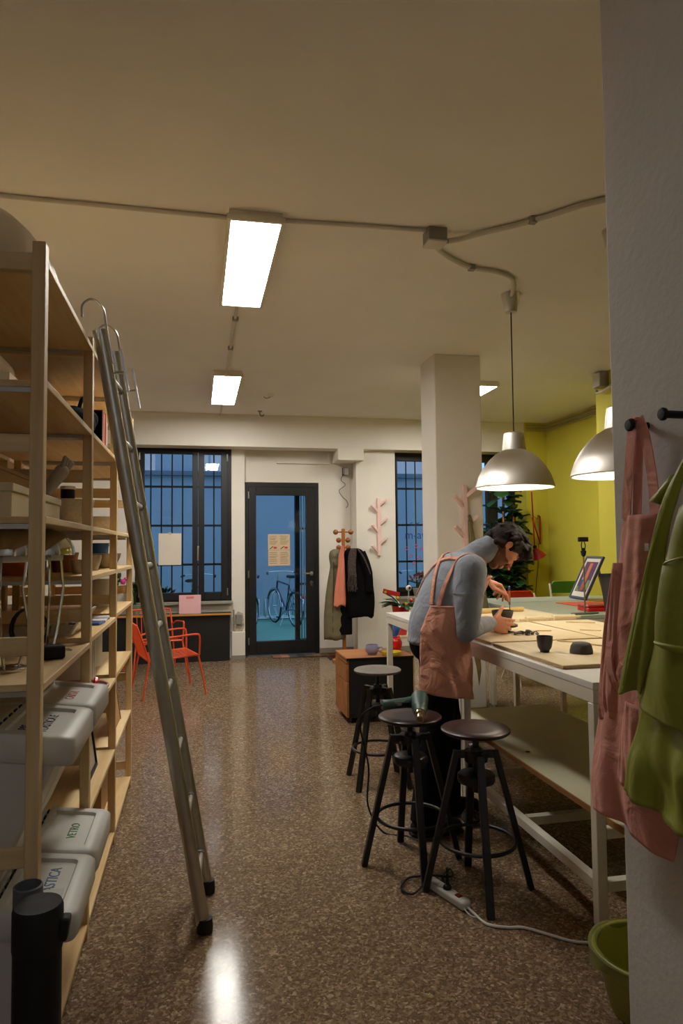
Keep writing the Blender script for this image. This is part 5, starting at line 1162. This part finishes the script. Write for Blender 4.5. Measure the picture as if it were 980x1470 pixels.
# red wall lamp
t = thing('wall_lamp','red articulated wall lamp on the yellow back wall behind the man','lamp',(4.88,9.198,1.72))
part(t,'bracket', MB().tube([(.02,-.0,.20),(.02,-.03,.20),(.02,-.03,-.20),(.02,0,-.20)],.012,8), m_redlamp)
part(t,'arm', MB().cone((.02,-.03,-.20),(-.20,-.22,.17),.011,.011,10).cone((-.20,-.22,.54),(-.17,-.22,-.26),.010,.010,10), m_redlamp)
hd_ = part(t,'lamp_shade', MB().lathe([(.02,0),(.045,-.02),(.055,-.06),(.10,-.15),(.102,-.155),(.097,-.15),(.05,-.06),(.03,-.02),(.001,-.01)],28,(-.17,-.22,-.26),Matrix.Rotation(radians(-28),3,'Y')), m_redlamp, angle=50)
sub(hd_,'knuckle', MB().ell((-.17,-.22,-.245),.028), m_dk)
part(t,'arm_wire', MB().tube([(-.18,-.22,.19),(-.10,-.20,.15),(-.09,-.18,.21),(-.02,-.10,.20),(.02,-.03,.20)],.003,5,smooth=4), m_dk)
part(t,'cord', MB().tube([(.0,-.02,-.20),(-.01,-.01,-.5),(-.05,-.01,-.8),(-.09,-.01,-1.2),(-.12,-.01,-1.7)],.005,6,smooth=4), mat('olive_cord',(110,104,40),.7))
# big leafy plant by window 2
random.seed(33)
t = thing('fiddle_leaf_fig','tall dark large-leaved plant in front of the window behind the man','plant',(4.20,8.9,0))
part(t,'pot', MB().lathe([(.16,0),(.2,.34),(.21,.34),(.21,.36),(.185,.36),(.18,.32),(.001,.32)],30), m_dk, angle=50)
part(t,'soil', MB().lathe([(.18,.322),(.18,.335),(.001,.34)],20), mat('soil',(40,30,24),.95))
stm = MB(); lv = MB()
for x,y,h_ in ((0,0,2.25),(.12,-.08,1.9),(-.14,.04,1.7),(.06,.1,1.5),(-.22,-.08,1.25),(.2,0,1.3)):
    stm.tube([(x*.2,y*.2,.32),(x*.7,y*.7,h_*.55),(x,y,h_)],.014,8,smooth=4)
    for q in range(int(70*(h_-.55))):
        z=random.uniform(.55,h_+.08); f=z/h_; c=V((x*f*1.1,y*f*1.1,z)); a=random.uniform(0,2*pi); e=random.uniform(-.35,.6); d=V((cos(a)*cos(e),sin(a)*cos(e)*.8,sin(e))); L=random.uniform(.17,.30); sd=d.cross(V((0,0,1))).normalized(); nn=sd.cross(d); wd=L*.36; p0=c+d*.05
        if p0.x+max(0,d.x)*L > .36: continue
        pts=[p0]; 
        for f1,w1 in ((.2,.5),(.5,.8),(.8,1.0),(.95,.6)): pts.append((f1,w1))
        row=[]; vsx=[p0]
        for f1,w1 in ((.2,.45),(.5,.75),(.8,1.0),(.95,.6)):
            m_=p0+d*L*f1-nn*L*.25*f1*f1; vsx += [m_+sd*wd*w1+nn*.02, m_-nn*.004, m_-sd*wd*w1+nn*.02]
        vsx.append(p0+d*L-nn*L*.27)
        fs=[(0,1,2),(0,2,3)]
        for k in range(3): b0=1+3*k; fs+=[(b0,b0+3,b0+4,b0+1),(b0+1,b0+4,b0+5,b0+2)]
        fs+=[(10,13,11),(11,13,12)]
        lv.add(vsx,fs)
        vs2 = [p0-d*.06, p0]
part(t,'stems', stm, m_oak); part(t,'leaves', lv, m_leaf2, solid=.0015, angle=60)
# sill pot at window 2
tt = plant('potted_plant','small flowering plant in a grey pot on the window sill beside the pillar',(3.13,9.475,.7805),.085,.10,m_sill,.10,.2,10,.07,mat('pale_bloom',(150,116,110),.7))
# wooden drawer unit with things on it
DX0,DX1,DY0,DY1,DH = 1.24,1.83,5.72,6.20,.555
t = thing('drawer_unit','low drawer unit with orange-brown wood top and drawers and a black side','drawer unit',((DX0+DX1)/2,(DY0+DY1)/2,0))
part(t,'carcass', MB().box(DX0+.02,DY0,.05,DX1,DY1,DH-.022), m_blackpanel, w=True, bevel=.002)
part(t,'wood_top', MB().box(DX0-.002,DY0-.004,DH-.020,DX1+.002,DY1+.004,DH), m_oak, w=True, bevel=.002)
part(t,'top_edge_band', MB().box(DX0-.0025,DY0-.0055,DH-.021,DX1+.0025,DY0-.004,DH-.004), m_dk, w=True)
for z0,z1 in ((.055,.345),(.352,.500),(.507,.530)): part(t,'drawer_front', MB().box(DX0,DY0+.002,z0,DX0+.019,DY1-.002,z1), m_oak, w=True, bevel=.002)
for x in (DX0+.06,DX1-.06):
    for y in (DY0+.06,DY1-.06): part(t,'caster', MB().cone((x-.012,y,.024),(x+.012,y,.024),.024,.024,18).box(x-.008,y-.012,.03,x+.008,y+.012,.05), m_dk, w=True)
DZ = DH+.0005
t = thing('teacup','lavender ceramic cup with a handle on the drawer unit','cup',(1.50,5.86,DZ)); part(t,'cup_body', MB().lathe([(.035,0),(.04,.005),(.058,.03),(.060,.055),(.053,.085),(.049,.085),(.055,.055),(.052,.03),(.001,.01)],30), m_lav, angle=60); part(t,'cup_handle', MB().tube([(.056,-.01,.03),(.088,-.014,.038),(.085,-.014,.06),(.056,-.01,.062)],.007,8,smooth=4), m_lav)
_at('yellow_dish',MB().lathe([(.070,0),(.080,.004),(.085,.03),(.081,.03),(.076,.01),(.001,.008)],34,wob=.02),m_yel,'shallow yellow dish on the drawer unit in front of the red pot','dish',(1.66,5.80,DZ),angle=50)
_at('yellow_spoon',MB().tube([(-.05,0,.012),(0,.0,.016),(.05,.01,.012)],[.012,.007,.006],8,smooth=4,sq=.6),m_yel,'small yellow spoon lying behind the yellow dish','spoon',(1.64,5.94,DZ-.004),None,-.4)
t = thing('red_pot','glossy red rounded pot on the drawer unit','pot',(1.735,5.945,DZ)); part(t,'pot_body', MB().lathe([(.032,0),(.05,.01),(.062,.05),(.064,.085),(.052,.12),(.040,.128),(.036,.125),(.046,.115),(.056,.085),(.001,.02)],30), m_red, angle=60); part(t,'pot_knob', MB().ell((-.03,0,.13),(.018,.018,.016)).ell((.03,0,.13),(.018,.018,.016)), m_red)
t = thing('blue_vase','blue glass vase with round body and yellow lip behind the red pot','vase',(1.775,6.08,DZ)); part(t,'vase_body', MB().lathe([(.035,0),(.036,.02),(.030,.09),(.026,.13),(.045,.165),(.055,.20),(.045,.235),(.030,.248),(.026,.246),(.04,.2),(.001,.02)],30), m_blue, angle=60); part(t,'yellow_lip', MB().lathe([(.028,.247),(.042,.258),(.040,.268),(.026,.262)],26), m_yel)
t = thing('plant_stand','low pale wooden stand behind the drawer unit','stand',(1.97,6.42,0))
part(t,'stand_top', MB().box(-.14,-.14,.62,.14,.14,.645), m_plyX, bevel=.002)
for sx in (-1,1):
    for sy in (-1,1): part(t,'leg', MB().box(sx*.12-.014,sy*.12-.014,0,sx*.12+.014,sy*.12+.014,.62), m_pineZ, bevel=.002)
random.seed(9)
t = thing('zz_plant','dark green feathery plant in a tall red tapered pot on the wooden stand','plant',(1.93,6.40,.6455))
part(t,'pot', MB().lathe([(.05,0),(.055,.005),(.085,.27),(.09,.28),(.08,.28),(.05,.03),(.001,.03)],26), m_red, angle=50)
st_=MB(); lf_=MB()
for k in range(13):
    a=2*pi*k/13+random.uniform(-.2,.2); el=random.uniform(.3,1.1); L=random.uniform(.20,.30); pts=[V((0,0,.26))+V((cos(a)*cos(el)*L*f,sin(a)*cos(el)*L*f,sin(el)*L*f-.10*f*f)) for f in (0,.25,.5,.75,1)]
    st_.tube(pts,.005,6,smooth=2)
    pc=catmull(pts,4)
    for i in range(3,len(pc)):
        d=(pc[i]-pc[i-1]).normalized(); sd=d.cross(V((0,0,1))).normalized(); 
        for s in (-1,1):
            e=(sd*s*.9+d*.7+V((0,0,.25))).normalized(); l=.06*(1-.5*i/len(pc)); w_=d*.02
            lf_.add([pc[i],pc[i]+e*l*.5+w_,pc[i]+e*l,pc[i]+e*l*.5-w_],[(0,1,2,3)])
part(t,'stems',st_,m_leaf2); part(t,'leaves',lf_,m_leaf2)
for (dx,dy,z,m) in ((-.05,-.06,.36,m_yel),(.10,-.02,.33,m_red),(.02,-.10,.30,m_yel)): part(t,'fruit', MB().ell((dx,dy,z),.018), m)
t = thing('red_box_lid','red folded card with yellow dots stuck in the plant above the drawer unit','card',(1.88,6.38,1.02)); part(t,'card_panel', MB().obox((-.06,-.04,.035),(.17,.012,.045),(0,.25,0)), m_red, bevel=.003); part(t,'dots', MB().cone((-.12,-.048,.045),(-.12,-.044,.045),.012,.012,12), m_yel)
t = thing('eye_ornament','round white ornament with black pupil on the plant pot by the window','ornament',(2.0,6.36,1.075)); part(t,'eyeball', MB().ell((0,0,.02),.028), m_plasticw); part(t,'pupil', MB().ell((.004,-.020,.022),(.015,.012,.015)), m_rubber); part(t,'stalk', MB().cone((0,0,0),(0,.02,-.14),.004,.004,8), m_plasticw)
# wire armchairs
def wire_chair(label,loc,rz):
    t = thing('wire_armchair',label,'chair',loc,rz,'orange wire armchairs')
    W,D,SH = .27,.25,.40
    fr = MB()
    # front is +x; local y across
    part(t,'seat_frame', MB().tube([(D,-W,SH),(D,W,SH),(-D,W,SH-.03),(-D,-W,SH-.03)],.010,8,True), m_orange)
    for k in range(9):
        y=-W+.054+.054*k; part(t,'seat_wire', MB().tube([(D,y,SH+.004),(.1,y,SH-.006),(-D+.05,y,SH-.03),(-D,y,SH-.022)],.0042,6,smooth=2), m_orange)
    part(t,'back_frame', MB().tube([(-D,-W,SH-.03),(-D-.06,-W,SH+.16),(-D-.11,-W*.96,SH+.30),(-D-.12,-W*.8,SH+.33),(-D-.12,W*.8,SH+.33),(-D-.11,W*.96,SH+.30),(-D-.06,W,SH+.16),(-D,W,SH-.03)],.010,8,smooth=3), m_orange)
    for k in range(9):
        y=-W+.054+.054*k; part(t,'back_wire', MB().cone((-D,y,SH-.02),(-D-.118,y*.97,SH+.325),.0042,.0042,6), m_orange)
    for s in (-1,1):
        part(t,'armrest', MB().tube([(-D-.05,s*W,SH+.14),(-.15,s*(W+.025),SH+.19),(.05,s*(W+.03),SH+.205),(D-.03,s*(W+.02),SH+.215),(D+.01,s*(W+.015),SH+.18),(D+.01,s*W,SH)],.010,8,smooth=4), m_orange)
        part(t,'leg', MB().cone((D,s*W,SH),(D+.07,s*(W+.05),0),.010,.009,10), m_orange)
        part(t,'leg', MB().cone((-D,s*W,SH-.03),(-D-.07,s*(W+.05),0),.010,.009,10), m_orange)
    return t
wire_chair('orange wire armchair nearest the ladder, arm toward the aisle',(-.30,7.47,0),radians(15))
wire_chair('orange wire armchair by the black counter, behind the nearer one',(-.50,8.66,0),radians(-75))
# folding bar chairs
def bar_chair(label,loc,rz,mm,bh):
    t = thing('bar_chair',label,'chair',loc,rz,'folding chairs behind the far table')
    part(t,'back_panel', MB().prism([(-.19,0),(.19,0),(.19,.08),(.14,.135),(-.14,.135),(-.19,.08)],'y',-.010,.010).off((0,.17,bh-.135)), mm, bevel=.006)
    part(t,'seat', MB().box(-.18,-.17,.60,.18,.14,.625), mm, bevel=.01)
    for s in (-1,1):
        part(t,'leg', MB().cone((s*.185,.17,bh-.03),(s*.20,-.24,0),.011,.011,10), m_whitemetal); part(t,'leg', MB().cone((s*.17,-.15,.61),(s*.19,.25,0),.011,.011,10), m_whitemetal)
    for y,z in ((-.12,.26),(.12,.3)): part(t,'stretcher', MB().cone((-.19,y,z),(.19,y,z),.009,.009,8), m_whitemetal)
    return t
bar_chair('red folding chair behind the far table, beyond the man\'s hands',(3.55,7.0,0),0,m_redchair,.985)
bar_chair('green folding chair behind the far table near the framed picture',(4.06,6.92,0),radians(-10),m_greenchair,1.09)
# dark tripod foot under the near table
t = thing('tripod_stand','low black folding tripod on the floor beyond the near table','tripod',(4.0,6.1,0)) if False else thing('tripod_stand','low black folding stand on the floor beyond the near work table','stand',(3.05,4.25,0))
part(t,'column', MB().cone((.1,0,.05),(.1,0,.62),.012,.012,10), m_dk)
for k in range(3):
    a=pi+k*2*pi/3; l=part(t,'leg', MB().cone((.1,0,.36),(.1+.36*cos(a),.36*sin(a),.008),.010,.008,8), m_dk); sub(l,'brace', MB().cone((.1,0,.14),(.1+.19*cos(a),.19*sin(a),.18),.006,.006,8), m_dk)

# ---------------------------------------------------------------- hanging clothes on the near grey wall
WX = 1.15
def peg(label,y,z):
    t = thing('wall_peg',label,'peg',(WX,y,z),0,'black wall pegs')
    part(t,'stem', MB().cone((-.001,0,0),(-.052,0,0),.0095,.0095,18), m_dk); part(t,'head', MB().lathe([(.0095,0),(.0155,.004),(.016,.010),(.013,.014),(.001,.015)],22,(-.046,0,0),Matrix.Rotation(-pi/2,3,'Y')), m_dk)
    return t
peg('black wall peg holding the dusty pink apron',1.565,1.808); peg('bare black wall peg right of the pink apron strap',1.435,1.812); 
def sheet_cloth(rows, amp=.006, sub_=6, n=60, seed=1, nf=7, x_at=None):
    """cloth hanging along the wall: rows = (z, y_near_edge, y_far_edge, stand-off from wall, belly)"""
    random.seed(seed); ph=[random.uniform(0,6.28) for _ in range(6)]
    R=[(V((z,a,b)),V((so,be,0))) for z,a,b,so,be in rows]; P=catmull([r[0] for r in R],sub_); Q=catmull([r[1] for r in R],sub_); m=len(P); front=[]
    for j,(p,q) in enumerate(zip(P,Q)):
        f=j/(m-1); row=[]
        for i in range(n):
            u=i/(n-1); y=p.y+(p.z-p.y)*u
            fo=amp*(.25+.75*f)*(sin(nf*u*2.2+ph[0]+1.4*f)+.7*sin(nf*u*4.1+ph[1]-2*f)+.4*sin(nf*u*7+ph[2]+5*f)+.8*sin(9*f+3*u+ph[3])*sin(6*u+ph[4]))
            x=WX-q.x-q.y*sin(pi*min(1,max(0,u)))-fo
            row.append((min(x,WX-.004),y,p.x+.010*f*sin(5*u+ph[5])))
        front.append(row)
    return MB().add([v for r in front for v in r],[(j*n+i,j*n+i+1,(j+1)*n+i+1,(j+1)*n+i) for j in range(m-1) for i in range(n-1)])
# dusty pink apron on the first peg
t = thing('hanging_apron','dusty pink linen apron hanging from a peg on the near grey wall','apron',(1.10,1.56,1.8))
part(t,'apron_body', sheet_cloth([(1.575,1.495,1.630,.035,.015),(1.45,1.49,1.648,.040,.022),(1.30,1.475,1.685,.045,.03),(1.15,1.44,1.725,.05,.03),(1.0,1.42,1.755,.05,.035),(.85,1.44,1.78,.05,.035),(.76,1.455,1.775,.05,.03)],.009,seed=2,nf=3), m_apronh, w=True, solid=.003, angle=180)
part(t,'overlap_panel', sheet_cloth([(1.45,1.618,1.655,.05,.008),(1.25,1.612,1.695,.058,.012),(1.10,1.61,1.72,.062,.014),(1.03,1.62,1.715,.06,.010)],.005,seed=5,nf=4), m_apronh, w=True, solid=.003, angle=180)
def ribbon(pts,w,th=.003):
    pts=catmull([V(p) for p in pts],6); rings=[]
    for i,p in enumerate(pts):
        tt=(pts[min(i+1,len(pts)-1)]-pts[max(i-1,0)]).normalized(); s=tt.cross(V((1,0,0))); s=s.normalized() if s.length>1e-4 else V((0,1,0)); nn=s.cross(tt)
        rings.append([p+s*w/2+nn*th/2,p-s*w/2+nn*th/2,p-s*w/2-nn*th/2,p+s*w/2-nn*th/2])
    return MB().loft(rings)
part(t,'shoulder_strap', ribbon([(1.112,1.615,1.565),(1.110,1.598,1.66),(1.108,1.572,1.79),(1.110,1.562,1.822)],.036), m_apronh, w=True)
part(t,'shoulder_strap', ribbon([(1.118,1.505,1.565),(1.116,1.508,1.66),(1.115,1.530,1.77),(1.112,1.550,1.822)],.036), m_apronh, w=True)
part(t,'shoulder_strap', ribbon([(1.118,1.578,1.565),(1.120,1.570,1.68),(1.118,1.560,1.78),(1.116,1.556,1.82)],.034), m_apronh, w=True)
part(t,'strap_loop', MB().tube([(1.110,1.548,1.822),(1.110,1.565,1.826),(1.112,1.580,1.815)],.012,10,smooth=4,sq=.4), m_apronh, w=True)
part(t,'metal_buckle', MB().obox((1.098,1.488,1.492),(.004,.016,.022)).obox((1.098,1.512,1.492),(.004,.016,.020)), m_steel, w=True)
part(t,'tie_knot', ribbon([(1.085,1.655,1.26),(1.070,1.645,1.20),(1.068,1.63,1.15),(1.075,1.612,1.13),(1.070,1.60,1.16),(1.072,1.59,1.19)],.028,.006), m_apronh, w=True)
part(t,'front_pocket', sheet_cloth([(1.10,1.50,1.60,.075,.012),(.98,1.49,1.61,.082,.014),(.88,1.50,1.62,.082,.012)],.004,seed=9,nf=4), m_apronh, w=True, solid=.003, angle=180)
# green raincoat on a peg out of frame
peg('black wall peg at the right edge of the photo holding the green raincoat',1.24,1.80)
t = thing('raincoat','shiny olive-green raincoat hanging on the near grey wall beside the pink apron','coat',(1.08,1.3,1.75))
part(t,'coat_body', sheet_cloth([(1.76,1.20,1.255,.05,.01),(1.62,1.12,1.315,.075,.03),(1.46,1.07,1.385,.095,.045),(1.28,1.04,1.44,.108,.045),(1.18,1.03,1.485,.112,.045),(1.115,1.03,1.515,.112,.042)],.012,seed=7,nf=3), m_greenjk, w=True, solid=.003, angle=180)
part(t,'front_flap', sheet_cloth([(1.70,1.258,1.278,.118,.006),(1.61,1.298,1.350,.124,.010),(1.516,1.336,1.391,.128,.012),(1.40,1.362,1.434,.130,.014),(1.28,1.384,1.484,.130,.016),(1.19,1.425,1.522,.126,.014),(1.140,1.452,1.540,.122,.012)],.005,seed=3,nf=2), m_greenjk, w=True, solid=.004, angle=180)
part(t,'lower_drape', sheet_cloth([(1.16,1.04,1.475,.088,.02),(1.05,1.04,1.510,.100,.022),(.97,1.04,1.535,.104,.025),(.885,1.04,1.560,.104,.022)],.014,seed=13,nf=5), m_greenjk, w=True, solid=.003, angle=180)
sl = part(t,'sleeve', MB().tube([(1.045,1.17,1.68),(1.0,1.205,1.56),(.985,1.235,1.44),(.985,1.258,1.35),(.99,1.270,1.285)],[.036,.048,.054,.056,.054],20,smooth=6,sq=.75,up=(1,0,0)), m_greenjk, w=True, angle=180)
seam = mat('raincoat_seam',(176,182,84),.5)
sub(sl,'cuff_hem', MB().torus((.99,1.269,1.290),.0525,.004,Matrix.Diagonal((.8,1,1)),32,6), seam, w=True)
sub(sl,'yoke_seam', MB().torus((.987,1.229,1.465),.0535,.0025,Matrix.Rotation(radians(-14),3,'X') @ Matrix.Diagonal((.8,1.0,1)),32,6), seam, w=True)
part(t,'placket_seam', MB().tube([(1.012,1.322,1.60),(1.006,1.365,1.50),(1.003,1.405,1.40),(1.002,1.445,1.29),(1.006,1.495,1.16)],.0024,6,smooth=5), seam, w=True)
part(t,'collar_flap', MB().loft([[(1.060,1.335,1.66),(1.045,1.352,1.655),(1.040,1.362,1.625),(1.060,1.350,1.60)],[(1.050,1.385,1.625),(1.040,1.392,1.620),(1.036,1.398,1.600),(1.050,1.392,1.590)],[(1.045,1.418,1.606),(1.041,1.420,1.604),(1.040,1.420,1.600),(1.045,1.418,1.598)]]), m_greenjk, w=True, angle=180)
# ================================================================ CEILING LIGHTS, LAMPS, WORLD, CAMERA
def ceiling_panel(label, x0,x1,y0,y1, m):
    t = thing('ceiling_light', label, 'light', ((x0+x1)/2,(y0+y1)/2,CEIL-.065), 0, 'ceiling light panels')
    b = MB()
    z0,z1 = CEIL-.06,CEIL
    fr = [(x0,y0),(x1,y0),(x1,y1),(x0,y1)]
    part(t,'housing', MB().box(x0+.012,y0+.012,z0+.012,x1-.012,y1-.012,z1), m_whitemetal, w=True)
    part(t,'frame', MB().box(x0,y0,z0,x0+.022,y1,z0+.03).box(x1-.022,y0,z0,x1,y1,z0+.03).box(x0+.022,y0,z0,x1-.022,y0+.022,z0+.03).box(x0+.022,y1-.022,z0,x1-.022,y1,z0+.03), m_whitemetal, w=True, bevel=.002)
    part(t,'diffuser', MB().box(x0+.022,y0+.022,z0+.004,x1-.022,y1-.022,z0+.010), m, w=True)
ceiling_panel('rectangular ceiling light panel nearest the camera, largest in view', .152,.462, 3.57,4.91, m_panel)
ceiling_panel('rectangular ceiling light panel farther down the aisle near the beam', .145,.455, 6.93,8.36, m_panel)
ceiling_panel('ceiling light panel mostly hidden behind the square pillar', 2.935,3.245, 6.89,8.25, m_panel)
ceiling_panel('ceiling light panel of the room part behind the camera', -.1,.2, -2.4,-1.1, m_panel_dim)
pendant('pendant_lamp','lit aluminium dome pendant over the table in front of the pillar',(2.195,4.455,1.905),CEIL-1.905)
pendant('pendant_lamp','lit aluminium dome pendant half hidden by the grey wall on the right',(2.335,3.42,1.885),CEIL-1.885)

w = bpy.data.worlds.new('dusk'); SC.world = w; w.use_nodes = True; nt = w.node_tree
bg = nt.nodes['Background']; bg.inputs['Color'].default_value = (.27,.46,.72,1); bg.inputs['Strength'].default_value = 2.2

cam = bpy.data.cameras.new('camera'); co = bpy.data.objects.new('camera', cam); COL.objects.link(co)
cam.sensor_fit = 'VERTICAL'; cam.sensor_height = 36; cam.sensor_width = 24; cam.lens = 24.0; cam.clip_start = .05
YAW, PIT, RHO = atan(207/980), atan(50/980), .0095
s_,c_,sp,cp = sin(YAW),cos(YAW),sin(PIT),cos(PIT)
d = V((s_*cp,c_*cp,sp)); r0 = V((c_,-s_,0)); u0 = r0.cross(d)
r_ = r0*cos(RHO)-u0*sin(RHO); u_ = u0*cos(RHO)+r0*sin(RHO)
co.matrix_world = Matrix(((r_.x,u_.x,-d.x,0),(r_.y,u_.y,-d.y,0),(r_.z,u_.z,-d.z,1.5),(0,0,0,1)))
SC.camera = co
vs_ = SC.view_settings; vs_.view_transform = 'Standard'; vs_.look = 'None'; vs_.gamma = 1; vs_.use_curve_mapping = False; vs_.exposure = 0.0
cy = SC.cycles; cy.use_denoising = True; cy.max_bounces = 10; cy.diffuse_bounces = 8; cy.glossy_bounces = 4; cy.transparent_max_bounces = 12; cy.sample_clamp_indirect = 6; cy.caustics_reflective = False; cy.caustics_refractive = False
